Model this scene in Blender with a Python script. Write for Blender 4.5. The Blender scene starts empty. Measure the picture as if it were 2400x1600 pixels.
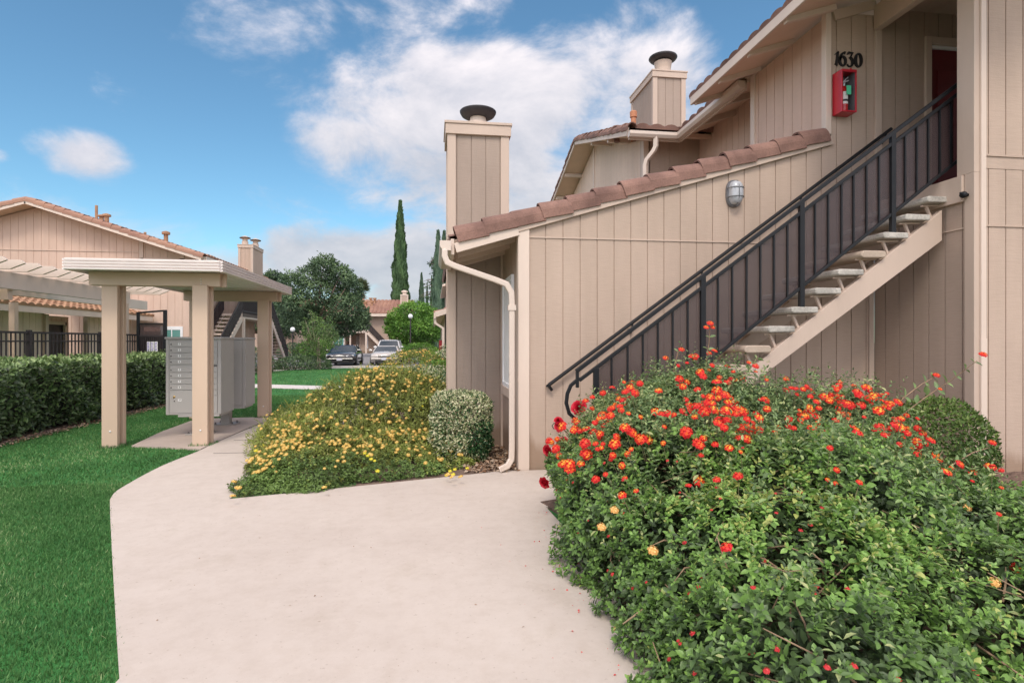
import bpy, math, random
import numpy as np
from mathutils import Vector, Matrix

SC = bpy.context.scene
COL = SC.collection
R = math.radians

# ------------------------------------------------------------ camera
F = 1333.33                      # focal length in photo pixels (2400 wide)
YAW = math.atan2(185.0, 1333.0)
EYE = 1.5
cam_d = bpy.data.cameras.new('camera')
cam_d.lens = 20.0; cam_d.sensor_width = 36.0
cam_d.clip_start = 0.05; cam_d.clip_end = 3000
cam = bpy.data.objects.new('camera', cam_d); COL.objects.link(cam)
cam.location = (0, 0, EYE); cam.rotation_euler = (R(90), 0, -YAW)
SC.camera = cam
SC.view_settings.view_transform = 'Standard'
SC.view_settings.look = 'None'
SC.view_settings.exposure = 0.92
SC.view_settings.gamma = 1.0
ca, sa = math.cos(YAW), math.sin(YAW)
def ray(px, py):
    rx = (px-1200)/F
    return (ca*rx+sa, -sa*rx+ca, (800-py)/F)
def G(px, py, z=0.0):            # where that sight line meets the ground
    d = ray(px, py); t = (z-EYE)/d[2]
    return (d[0]*t, d[1]*t)
def PV(px, py, v):               # ... meets the plane y = v
    d = ray(px, py); t = v/d[1]
    return (d[0]*t, EYE+d[2]*t)
def PU(px, py, u):               # ... meets the plane x = u
    d = ray(px, py); t = u/d[0]
    return (d[1]*t, EYE+d[2]*t)

# ------------------------------------------------------------ sun and sky
SUN_EL, SUN_AZ = 50.0, 194.0     # azimuth clockwise from +Y (behind the camera)
sd = bpy.data.lights.new('sun', 'SUN'); sd.energy = 1.0; sd.angle = R(16); sd.color = (1.0, 0.92, 0.80)
sun = bpy.data.objects.new('sun', sd); COL.objects.link(sun)
_s = Vector((math.sin(R(SUN_AZ))*math.cos(R(SUN_EL)), math.cos(R(SUN_AZ))*math.cos(R(SUN_EL)), math.sin(R(SUN_EL))))
sun.rotation_euler = (-_s).to_track_quat('-Z', 'Y').to_euler()
sun.location = (0, -20, 30)

W = bpy.data.worlds.new('World'); SC.world = W; W.use_nodes = True
def build_world():
    nt = W.node_tree; N = nt.nodes; L = nt.links
    N.clear()
    def M(op, a, b=None, c=None, clamp=False):
        n = N.new('ShaderNodeMath'); n.operation = op; n.use_clamp = clamp
        for i, x in enumerate((a, b, c)):
            if x is None: continue
            if isinstance(x, (int, float)): n.inputs[i].default_value = x
            else: L.new(x, n.inputs[i])
        return n.outputs[0]
    out = N.new('ShaderNodeOutputWorld'); bg = N.new('ShaderNodeBackground')
    sky = N.new('ShaderNodeTexSky'); sky.sky_type = 'NISHITA'; sky.sun_disc = False
    sky.sun_elevation = R(SUN_EL); sky.sun_rotation = R(SUN_AZ)
    sky.air_density = 1.0; sky.dust_density = 0.2; sky.ozone_density = 2.2
    hs = N.new('ShaderNodeMix'); hs.data_type = 'RGBA'; hs.blend_type = 'MULTIPLY'; hs.inputs[0].default_value = 1.0
    L.new(sky.outputs[0], hs.inputs[6]); hs.inputs[7].default_value = SKY_TINT
    tc = N.new('ShaderNodeTexCoord'); sp = N.new('ShaderNodeSeparateXYZ'); L.new(tc.outputs['Generated'], sp.inputs[0])
    az = M('ARCTAN2', sp.outputs[0], sp.outputs[1]); el = M('ARCSINE', sp.outputs[2])
    def ae(px, py):
        d = ray(px, py); return math.atan2(d[0], d[1]), math.atan2(d[2], math.hypot(d[0], d[1]))
    tot = None
    for px, py, rx, ry, w in CLOUDS:
        a, e = ae(px, py); a1, _ = ae(px+rx, py); a0, _ = ae(px-rx, py); _, e1 = ae(px, py-ry); _, e0 = ae(px, py+ry)
        ra, re = (a1-a0)/2, (e1-e0)/2
        x = M('MULTIPLY', M('SUBTRACT', az, a), 1/ra); y = M('MULTIPLY', M('SUBTRACT', el, e), 1/re)
        d2 = M('ADD', M('MULTIPLY', x, x), M('MULTIPLY', y, y))
        m = M('MULTIPLY', M('SUBTRACT', 1.0, d2), w)
        tot = m if tot is None else M('MAXIMUM', tot, m)
    # unseen broken overcast, added beside, behind and above the view for soft neutral light
    side = M('MULTIPLY', M('SUBTRACT', M('ABSOLUTE', M('SUBTRACT', az, YAW)), 0.98), 1.6)
    up = M('MULTIPLY', M('SUBTRACT', el, 0.78), 1.6)
    tot = M('MAXIMUM', tot, M('MINIMUM', side, 0.5)); tot = M('MAXIMUM', tot, M('MINIMUM', up, 0.5))
    tot = M('MAXIMUM', tot, -1.2)
    def fbm(off, scale, det):
        mp = N.new('ShaderNodeMapping'); mp.inputs['Scale'].default_value = (1, 1, 1.7); mp.inputs['Location'].default_value = off
        L.new(tc.outputs['Generated'], mp.inputs[0])
        n = N.new('ShaderNodeTexNoise'); n.inputs['Scale'].default_value = scale; n.inputs['Detail'].default_value = det
        n.inputs['Roughness'].default_value = 0.62; n.inputs['Distortion'].default_value = 0.25
        L.new(mp.outputs[0], n.inputs['Vector']); return n.outputs['Fac']
    f1 = fbm((3.1, 0, 0), 5.0, 10.0); f2 = fbm((3.1, 0, 0.07), 5.0, 6.0); f3 = fbm((0.4, 2, 0), 2.6, 3.0)
    dens = M('ADD', M('MULTIPLY', tot, 0.55), M('MULTIPLY', M('SUBTRACT', f1, 0.5), 1.9))
    mr = N.new('ShaderNodeMapRange'); mr.interpolation_type = 'SMOOTHERSTEP'
    mr.inputs['From Min'].default_value = -0.10; mr.inputs['From Max'].default_value = 0.62
    L.new(dens, mr.inputs['Value'])
    shade = M('ADD', M('MULTIPLY', M('SUBTRACT', f1, f2), 2.4), M('ADD', 0.55, M('MULTIPLY', M('SUBTRACT', f3, 0.5), 1.3)), clamp=True)
    cr = N.new('ShaderNodeValToRGB'); cr.color_ramp.elements[0].color = CL_DARK; cr.color_ramp.elements[1].color = CL_LIGHT
    cr.color_ramp.elements[0].position = 0.15; cr.color_ramp.elements[1].position = 0.95
    L.new(shade, cr.inputs[0])
    # clouds toward the sun boosted and warmed, as added light from behind the camera
    dt = N.new('ShaderNodeVectorMath'); dt.operation = 'DOT_PRODUCT'; L.new(tc.outputs['Generated'], dt.inputs[0]); dt.inputs[1].default_value = tuple(_s)
    gl = (M('MULTIPLY', M('POWER', M('MAXIMUM', M('ADD', M('MULTIPLY', dt.outputs['Value'], .62), .38), 0.0), 1.5), CL_GLOW))
    g2 = N.new('ShaderNodeVectorMath'); g2.operation = 'SCALE'; g2.inputs[0].default_value = (1.22, 1.0, .90); L.new(gl, g2.inputs['Scale'])
    g3 = N.new('ShaderNodeVectorMath'); g3.operation = 'ADD'; g3.inputs[1].default_value = (1, 1, 1); L.new(g2.outputs[0], g3.inputs[0])
    lit = N.new('ShaderNodeVectorMath'); lit.operation = 'MULTIPLY'; L.new(cr.outputs[0], lit.inputs[0]); L.new(g3.outputs[0], lit.inputs[1])
    mx = N.new('ShaderNodeMix'); mx.data_type = 'RGBA'
    L.new(M('MULTIPLY', mr.outputs[0], 0.93), mx.inputs[0]); L.new(hs.outputs[2], mx.inputs[6]); L.new(lit.outputs[0], mx.inputs[7])
    L.new(mx.outputs[2], bg.inputs['Color']); bg.inputs['Strength'].default_value = 0.1
    L.new(bg.outputs[0], out.inputs[0])
SKY_TINT = (.63, .86, .86, 1); CL_GLOW = 4.1
CL_DARK = (2.55, 2.7, 3.05, 1); CL_LIGHT = (3.6, 3.6, 3.8, 1)
#          px    py    rx   ry   weight   (where the clouds stand, as sight lines; they live on the sky itself)
CLOUDS = [(1130, 250, 450, 165, 1.2), (1420, 230, 300, 190, 1.1), (840, 335, 190, 95, .8), (1100, 420, 350, 140, 1.05), (1300, 520, 300, 160, 1.0), (860, 170, 150, 45, .45),
          (640, 75, 150, 60, .16), (900, 50, 170, 60, .18), (1500, 60, 110, 80, .42), (190, 370, 150, 70, 1.0), (0, 365, 40, 22, .7), (1140, 0, 60, 26, .15), (1040, 330, 200, 60, .9),
          (820, 610, 300, 95, 1.3), (1000, 640, 190, 150, 1.4), (560, 640, 160, 80, 1.0), (300, 760, 900, 90, .5), (150, 660, 1000, 230, .22), (1700, 650, 900, 140, 1.2)]
build_world()

# ------------------------------------------------------------ materials
def nodes_of(name):
    m = bpy.data.materials.new(name); m.use_nodes = True
    nt = m.node_tree; return m, nt, nt.nodes['Principled BSDF']
def sc3(c, k): return tuple(min(1, x*k) for x in c)
def mat(name, col, rough=.7, var=.12, scale=3.0, stretch=(1, 1, 1), bump=0.0, bscale=40.0, metallic=0.0, spec=.5, col2=None, fine=.0, coat=0.0):
    m, nt, b = nodes_of(name); N = nt.nodes; L = nt.links
    tc = N.new('ShaderNodeTexCoord'); mp = N.new('ShaderNodeMapping'); mp.inputs['Scale'].default_value = stretch
    L.new(tc.outputs['Object'], mp.inputs[0])
    n = N.new('ShaderNodeTexNoise'); n.inputs['Scale'].default_value = scale; n.inputs['Detail'].default_value = 6
    n.inputs['Roughness'].default_value = .6; L.new(mp.outputs[0], n.inputs['Vector'])
    cr = N.new('ShaderNodeValToRGB')
    c2 = col2 if col2 else sc3(col, 1+var)
    cr.color_ramp.elements[0].color = (*sc3(col, 1-var), 1); cr.color_ramp.elements[1].color = (*c2, 1)
    cr.color_ramp.elements[0].position = .3; cr.color_ramp.elements[1].position = .7
    L.new(n.outputs['Fac'], cr.inputs[0]); last = cr.outputs[0]
    n2 = N.new('ShaderNodeTexNoise'); n2.inputs['Scale'].default_value = bscale; n2.inputs['Detail'].default_value = 4
    L.new(mp.outputs[0], n2.inputs['Vector'])
    if fine > 0:
        mx = N.new('ShaderNodeMix'); mx.data_type = 'RGBA'; mx.blend_type = 'MULTIPLY'; mx.inputs[0].default_value = 1
        r2 = N.new('ShaderNodeValToRGB'); r2.color_ramp.elements[0].color = (1-fine,)*3+(1,); r2.color_ramp.elements[1].color = (1, 1, 1, 1)
        r2.color_ramp.elements[0].position = .32; r2.color_ramp.elements[1].position = .55
        L.new(n2.outputs['Fac'], r2.inputs[0]); L.new(last, mx.inputs[6]); L.new(r2.outputs[0], mx.inputs[7]); last = mx.outputs[2]
    L.new(last, b.inputs['Base Color'])
    if bump > 0:
        bp = N.new('ShaderNodeBump'); bp.inputs['Strength'].default_value = bump; bp.inputs['Distance'].default_value = .01
        L.new(n2.outputs['Fac'], bp.inputs['Height']); L.new(bp.outputs[0], b.inputs['Normal'])
    b.inputs['Roughness'].default_value = rough; b.inputs['Metallic'].default_value = metallic
    b.inputs['Specular IOR Level'].default_value = spec; b.inputs['Coat Weight'].default_value = coat
    return m
def tintmat(name, stops, rough=.5, trans=.0, spec=.4, noise=.0):
    """colour ramp driven by the per-face attribute 'tint'"""
    m, nt, b = nodes_of(name); N = nt.nodes; L = nt.links
    at = N.new('ShaderNodeAttribute'); at.attribute_name = 'tint'
    cr = N.new('ShaderNodeValToRGB'); e = cr.color_ramp.elements
    e[0].position = stops[0][0]; e[0].color = (*stops[0][1], 1); e[1].position = stops[-1][0]; e[1].color = (*stops[-1][1], 1)
    for p, c in stops[1:-1]:
        x = e.new(p); x.color = (*c, 1)
    L.new(at.outputs['Fac'], cr.inputs[0]); L.new(cr.outputs[0], b.inputs['Base Color'])
    b.inputs['Roughness'].default_value = rough; b.inputs['Specular IOR Level'].default_value = spec
    if trans > 0:
        t = N.new('ShaderNodeBsdfTranslucent'); mx = N.new('ShaderNodeMixShader'); mx.inputs[0].default_value = trans
        L.new(cr.outputs[0], t.inputs['Color']); L.new(b.outputs[0], mx.inputs[1]); L.new(t.outputs[0], mx.inputs[2])
        L.new(mx.outputs[0], N['Material Output'].inputs['Surface'])
    return m
def siding_mat(name, col, rough=.75):
    """painted plywood siding: faint boards, brushed horizontal saw marks, weather blotches"""
    m, nt, b = nodes_of(name); N = nt.nodes; L = nt.links
    tc = N.new('ShaderNodeTexCoord')
    def nz(sc, s, d=5):
        mp = N.new('ShaderNodeMapping'); mp.inputs['Scale'].default_value = s; L.new(tc.outputs['Object'], mp.inputs[0])
        n = N.new('ShaderNodeTexNoise'); n.inputs['Scale'].default_value = sc; n.inputs['Detail'].default_value = d; L.new(mp.outputs[0], n.inputs['Vector']); return n.outputs['Fac']
    big = nz(.9, (1, 1, .6)); streak = nz(6, (1, 1, .12)); saw = nz(14, (.5, .5, 9), 3); fine = nz(60, (1, 1, 1), 3)
    def mul(a, fac, lo, hi, p0=.3, p1=.7):
        r = N.new('ShaderNodeValToRGB'); r.color_ramp.elements[0].color = (lo[0], lo[1], lo[2], 1); r.color_ramp.elements[1].color = (hi[0], hi[1], hi[2], 1)
        r.color_ramp.elements[0].position = p0; r.color_ramp.elements[1].position = p1
        L.new(fac, r.inputs[0]); x = N.new('ShaderNodeMix'); x.data_type = 'RGBA'; x.blend_type = 'MULTIPLY'; x.inputs[0].default_value = 1
        x.inputs[6].default_value = (*col, 1)
        if a is not None: L.new(a, x.inputs[6])
        L.new(r.outputs[0], x.inputs[7]); return x.outputs[2]
    c = mul(None, big, (.90, .895, .89), (1.05, 1.05, 1.05)); c = mul(c, streak, (.94, .94, .93), (1.02, 1.02, 1.02)); c = mul(c, saw, (.955, .95, .95), (1.015, 1.015, 1.015), .35, .6)
    # splashed soil on the lowest boards
    sx = N.new('ShaderNodeSeparateXYZ'); L.new(tc.outputs['Object'], sx.inputs[0]); md = N.new('ShaderNodeMath'); md.operation = 'MULTIPLY_ADD'; L.new(streak, md.inputs[0]); md.inputs[1].default_value = -.5; L.new(sx.outputs[2], md.inputs[2])
    dr = N.new('ShaderNodeValToRGB'); dr.color_ramp.elements[0].position = 0; dr.color_ramp.elements[1].position = .14; dr.color_ramp.elements[0].color = (.70, .64, .58, 1); dr.color_ramp.elements[1].color = (1, 1, 1, 1); L.new(md.outputs[0], dr.inputs[0])
    xm = N.new('ShaderNodeMix'); xm.data_type = 'RGBA'; xm.blend_type = 'MULTIPLY'; xm.inputs[0].default_value = 1; L.new(c, xm.inputs[6]); L.new(dr.outputs[0], xm.inputs[7]); c = xm.outputs[2]
    L.new(c, b.inputs['Base Color'])
    ad = N.new('ShaderNodeMath'); ad.operation = 'ADD'; L.new(saw, ad.inputs[0]); L.new(fine, ad.inputs[1])
    bp = N.new('ShaderNodeBump'); bp.inputs['Strength'].default_value = .35; bp.inputs['Distance'].default_value = .004
    L.new(ad.outputs[0], bp.inputs['Height']); L.new(bp.outputs[0], b.inputs['Normal'])
    b.inputs['Roughness'].default_value = rough; b.inputs['Specular IOR Level'].default_value = .3
    return m
def concrete_mat(name, col, dark):
    m, nt, b = nodes_of(name); N = nt.nodes; L = nt.links
    tc = N.new('ShaderNodeTexCoord')
    def nz(sc, d, ro=.6):
        n = N.new('ShaderNodeTexNoise'); n.inputs['Scale'].default_value = sc; n.inputs['Detail'].default_value = d; n.inputs['Roughness'].default_value = ro
        L.new(tc.outputs['Object'], n.inputs['Vector']); return n.outputs['Fac']
    def ramp(f, p0, c0, p1, c1):
        r = N.new('ShaderNodeValToRGB'); r.color_ramp.elements[0].position = p0; r.color_ramp.elements[1].position = p1
        r.color_ramp.elements[0].color = (*c0, 1); r.color_ramp.elements[1].color = (*c1, 1); L.new(f, r.inputs[0]); return r.outputs[0]
    def mul(a, c):
        x = N.new('ShaderNodeMix'); x.data_type = 'RGBA'; x.blend_type = 'MULTIPLY'; x.inputs[0].default_value = 1; L.new(a, x.inputs[6]); L.new(c, x.inputs[7]); return x.outputs[2]
    c = ramp(nz(.5, 10, .72), .34, dark, .62, col)
    c = mul(c, ramp(nz(9, 10, .75), .34, (.93, .915, .90), .56, (1, 1, 1)))
    c = mul(c, ramp(nz(38, 4), .26, (.72, .68, .64), .36, (1, 1, 1)))
    c = mul(c, ramp(nz(2.3, 9, .7), .30, (.93, .92, .90), .44, (1, 1, 1)))
    L.new(c, b.inputs['Base Color']); b.inputs['Roughness'].default_value = .82; b.inputs['Specular IOR Level'].default_value = .3
    bp = N.new('ShaderNodeBump'); bp.inputs['Strength'].default_value = .25; bp.inputs['Distance'].default_value = .004
    L.new(nz(120, 5), bp.inputs['Height']); L.new(bp.outputs[0], b.inputs['Normal'])
    return m
def screen_mat(name, col, op):
    m, nt, b = nodes_of(name); N = nt.nodes; L = nt.links
    b.inputs['Base Color'].default_value = (*col, 1); b.inputs['Roughness'].default_value = .45
    t = N.new('ShaderNodeBsdfTransparent'); mx = N.new('ShaderNodeMixShader')
    tc = N.new('ShaderNodeTexCoord'); n = N.new('ShaderNodeTexNoise'); n.inputs['Scale'].default_value = 2.2; L.new(tc.outputs['Object'], n.inputs['Vector'])
    mr = N.new('ShaderNodeMapRange'); mr.inputs['To Min'].default_value = op-.1; mr.inputs['To Max'].default_value = op+.07; L.new(n.outputs['Fac'], mr.inputs['Value'])
    L.new(mr.outputs[0], mx.inputs[0]); L.new(t.outputs[0], mx.inputs[1]); L.new(b.outputs[0], mx.inputs[2])
    L.new(mx.outputs[0], N['Material Output'].inputs['Surface']); return m
def glass_mat(name, col, rough=.08):
    m, nt, b = nodes_of(name); b.inputs['Base Color'].default_value = (*col, 1); b.inputs['Roughness'].default_value = rough
    b.inputs['Specular IOR Level'].default_value = .8; return m
def emit_mat(name, col, s):
    m, nt, b = nodes_of(name); b.inputs['Base Color'].default_value = (*col, 1); b.inputs['Emission Color'].default_value = (*col, 1); b.inputs['Emission Strength'].default_value = s; return m

M = {}
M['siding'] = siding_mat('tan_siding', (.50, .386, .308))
M['siding_dk'] = siding_mat('darker_siding', (.43, .328, .262))  # tan siding scaled darker, for recessed and covered walls
M['siding_lifted'] = siding_mat('lifted_siding', (.72, .57, .46))  # siding colour paled to offset the shade under eaves and pergola
M['flue'] = mat('weathered_flue_metal', (.040, .036, .040), .5, .2, 6.0, spec=.4)
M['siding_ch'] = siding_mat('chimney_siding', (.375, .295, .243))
M['siding_pale'] = siding_mat('pale_siding', (.62, .455, .365))  # far block's tone; its paleness also brightens near walls under deep eaves
M['siding_mid'] = siding_mat('mid_siding', (.50, .375, .295))
M['trim'] = mat('cream_trim', (.66, .54, .45), .6, .06, 2.0, (1, 1, .3), .15, 30)
M['trim2'] = mat('beige_trim', (.53, .415, .335), .65, .07, 2.0, (1, 1, .3), .2, 30)
M['soffit'] = mat('soffit_paint', (.68, .50, .38), .7, .07, 1.5, bump=.15)
M['gutter'] = mat('gutter_paint', (.62, .52, .44), .35, .05, 2.0, spec=.5)
M['shelter'] = mat('shelter_paint', (.60, .445, .33), .5, .06, 1.5, (1, 1, .2), .1, 25)
M['shelterroof'] = mat('shelter_fascia', (.84, .76, .72), .4, .05, 2.0)
M['tile'] = mat('clay_tile', (.235, .125, .097), .85, .38, 2.6, bump=.4, bscale=60, col2=(.31, .175, .135), fine=.18)
M['tile_or'] = mat('orange_tile', (.38, .19, .11), .8, .25, 3.0, bump=.3, bscale=40, col2=(.46, .27, .15))
M['tile_red'] = mat('red_tile', (.33, .165, .125), .8, .22, .5, bump=.3, bscale=40, col2=(.42, .24, .16))
M['orangepipe'] = mat('orange_vent', (.47, .19, .09), .6, .1, 6.0)
M['black'] = mat('black_iron', (.010, .011, .013), .5, .25, 8.0, spec=.3, bump=.1)
M['dkbrown'] = mat('dark_brown_metal', (.035, .026, .026), .5, .2, 5.0)
M['screen'] = screen_mat('dark_mesh_screen', (.060, .040, .041), .66)
M['concrete'] = concrete_mat('walk_concrete', (.575, .505, .44), (.505, .435, .375))
M['concrete2'] = concrete_mat('pad_concrete', (.52, .43, .37), (.43, .355, .30))
M['tread'] = mat('tread_concrete', (.46, .43, .38), .8, .3, 5.0, (1, 1, 1), .4, 50, fine=.25)
M['tread_tan'] = mat('tread_painted', (.44, .35, .27), .75, .15, 5.0, (1, 1, 1), .3, 50, fine=.1)
M['red'] = mat('red_enamel', (.46, .016, .03), .28, .1, 3.0, spec=.6)
M['redext'] = mat('extinguisher_red', (.50, .02, .02), .25, .1, 3.0, spec=.6)
M['whitepl'] = mat('white_paint', (.78, .77, .75), .5, .04, 4.0)
M['green_tag'] = mat('green_tag', (.08, .55, .30), .5, .08, 9.0)
M['numblack'] = mat('black_numeral', (.012, .012, .013), .4, .1, 9.0)
M['chrome'] = mat('dull_metal', (.35, .35, .36), .35, .15, 9.0, metallic=.8)
M['lampglass'] = mat('ribbed_lamp_glass', (.42, .43, .45), .2, .12, 14.0, spec=.8)
M['lampgrey'] = mat('grey_cast_metal', (.17, .17, .18), .4, .1, 9.0, metallic=.3)
M['doorred'] = mat('dark_red_door', (.13, .012, .016), .35, .15, 3.0)
M['mail'] = mat('grey_mailbox', (.40, .38, .36), .42, .04, 3.0, spec=.5)
M['mail_dk'] = mat('mailbox_gap', (.12, .11, .105), .6, .05, 3.0)
M['brass'] = mat('brass', (.45, .30, .12), .35, .2, 9.0, metallic=.9)
M['mulch'] = mat('bark_mulch', (.10, .055, .038), .95, .45, 30.0, bump=.9, bscale=70, col2=(.24, .16, .12))
M['soil'] = mat('dry_soil', (.17, .115, .085), .95, .35, 10.0, bump=.8, bscale=60)
M['lawn'] = mat('lawn_turf', (.030, .165, .030), .9, .28, 2.2, bump=.6, bscale=120, col2=(.05, .24, .048), fine=.35)
M['ground'] = mat('dry_ground', (.16, .14, .09), .95, .2, .5)
M['asphalt'] = mat('asphalt', (.23, .22, .22), .9, .15, 1.0, bump=.3, bscale=60)
M['kerb'] = mat('kerb_concrete', (.62, .58, .54), .8, .1, 3.0)
M['bark'] = mat('bark', (.15, .10, .075), .9, .3, 8.0, (1, 1, .3), .6, 30)
M['bark_pale'] = mat('pale_bark', (.32, .25, .20), .9, .2, 8.0, (1, 1, .3), .5, 30)
M['twig'] = mat('tan_twig', (.27, .18, .11), .8, .3, 12.0, bump=.3)
M['twig_green'] = mat('green_twig', (.16, .15, .07), .8, .3, 12.0)
M['glass'] = glass_mat('window_glass', (.06, .085, .09))
M['glass_teal'] = glass_mat('curtained_glass', (.10, .26, .23), .2)
M['winwhite'] = mat('white_window_vinyl', (.78, .78, .78), .35, .03, 3.0)
M['blind'] = mat('window_blind', (.82, .82, .80), .4, .05, 2.0)
M['carblack'] = mat('black_car_paint', (.010, .010, .012), .12, .1, 2.0, spec=.7, coat=1)
M['carsilver'] = mat('champagne_car_paint', (.50, .46, .42), .25, .05, 2.0, spec=.6, coat=.8)
M['carwhite'] = mat('white_car_paint', (.55, .55, .55), .25, .05, 2.0, spec=.6, coat=.8)
M['carglass'] = glass_mat('car_glass', (.035, .045, .05), .04)
M['tyre'] = mat('tyre_rubber', (.018, .018, .018), .8, .2, 9.0)
M['rim'] = mat('wheel_alloy', (.35, .35, .36), .35, .1, 9.0, metallic=.6)
M['headlamp'] = glass_mat('headlamp_lens', (.45, .46, .46), .1)
M['grille'] = mat('black_grille', (.015, .015, .015), .5, .1, 9.0)
M['plate'] = mat('licence_plate', (.62, .63, .68), .5, .05, 9.0)
M['globe'] = mat('lamp_globe', (.80, .80, .80), .25, .03, 3.0)
M['deadleaf'] = tintmat('dead_leaf', [(0, (.20, .10, .05)), (.5, (.34, .22, .14)), (1, (.45, .36, .27))], .8)
M['chips'] = tintmat('bark_chips', [(0, (.05, .025, .018)), (.6, (.17, .09, .06)), (1, (.38, .27, .21))], .9)

GR = lambda a, b, c: [(0, a), (.55, b), (1, c)]
M['leaf_lantana'] = tintmat('lantana_leaf', [(0, (.035, .058, .022)), (.3, (.105, .165, .066)), (.7, (.20, .36, .080)), (.93, (.30, .50, .12)), (1, (.46, .50, .15))], .42, .28, .45)
M['leaf_top'] = tintmat('lantana_top_leaf', [(0, (.07, .11, .048)), (.5, (.17, .26, .10)), (.85, (.28, .40, .15)), (1, (.46, .50, .22))], .45, .28, .45)
M['leaf_yellow'] = tintmat('yellow_lantana_leaf', [(0, (.085, .098, .030)), (.45, (.21, .245, .058)), (.8, (.34, .41, .09)), (1, (.48, .42, .19))], .55, .2, .3)
M['leaf_ground'] = tintmat('groundcover_leaf', GR((.048, .080, .024), (.15, .24, .060), (.28, .42, .11)), .5, .2, .4)
M['leaf_hedge'] = tintmat('hedge_leaf', [(0, (.030, .046, .024)), (.4, (.095, .14, .062)), (.8, (.17, .27, .085)), (1, (.32, .42, .17))], .42, .15, .45)
M['leaf_box'] = tintmat('boxwood_leaf', GR((.035, .065, .016), (.095, .17, .035), (.20, .28, .07)), .5, .2, .3)
M['leaf_varieg'] = tintmat('variegated_leaf', [(0, (.018, .060, .020)), (.40, (.040, .13, .034)), (.46, (.24, .32, .13)), (.62, (.60, .60, .36)), (1, (.80, .76, .54))], .5, .2, .4)
M['leaf_dark'] = tintmat('dark_tree_leaf', GR((.045, .080, .045), (.10, .165, .078), (.20, .29, .12)), .5, .2, .4)
M['leaf_bright'] = tintmat('bright_tree_leaf', GR((.050, .115, .020), (.12, .27, .038), (.24, .42, .07)), .5, .25, .4)
M['leaf_grey'] = tintmat('grey_green_leaf', GR((.085, .115, .06), (.16, .21, .11), (.27, .33, .17)), .5, .2, .4)
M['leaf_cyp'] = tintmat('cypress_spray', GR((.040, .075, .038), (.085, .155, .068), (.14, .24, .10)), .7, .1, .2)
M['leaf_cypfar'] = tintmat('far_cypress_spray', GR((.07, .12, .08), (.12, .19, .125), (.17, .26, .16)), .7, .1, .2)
M['leaf_palm'] = tintmat('palm_frond', GR((.06, .08, .04), (.11, .15, .07), (.2, .22, .12)), .5, .1, .4)
M['leaf_young'] = tintmat('young_tree_leaf', GR((.07, .12, .035), (.15, .25, .075), (.28, .42, .12)), .5, .25, .4)
M['leaf_rose'] = tintmat('rose_leaf', GR((.02, .055, .02), (.045, .12, .035), (.1, .2, .06)), .4, .2, .5)
M['petal_red'] = tintmat('red_lantana_petal', [(0, (.72, .022, .045)), (.5, (.82, .055, .030)), (.75, (.88, .18, .03)), (1, (.93, .50, .06))], .5, .25, .3)
M['petal_gold'] = tintmat('gold_lantana_petal', [(0, (.74, .43, .10)), (.6, (.84, .62, .18)), (1, (.88, .74, .32))], .5, .25, .3)
M['petal_lemon'] = tintmat('lemon_petal', [(0, (.70, .62, .04)), (1, (.88, .80, .10))], .5, .25, .3)
M['petal_peach'] = tintmat('peach_lantana_petal', [(0, (.75, .38, .10)), (1, (.90, .62, .25))], .5, .25, .3)
M['petal_rose'] = tintmat('crimson_rose_petal', [(0, (.34, .006, .016)), (.6, (.50, .010, .028)), (1, (.60, .02, .045))], .45, .15, .4)
M['berry'] = tintmat('flower_bud', [(0, (.60, .03, .04)), (1, (.75, .12, .10))], .5, .2, .3)
M['grass'] = tintmat('grass_blade', [(0, (.048, .135, .036)), (.5, (.092, .225, .066)), (.88, (.17, .34, .11)), (1, (.36, .44, .21))], .55, .2, .25)

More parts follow.
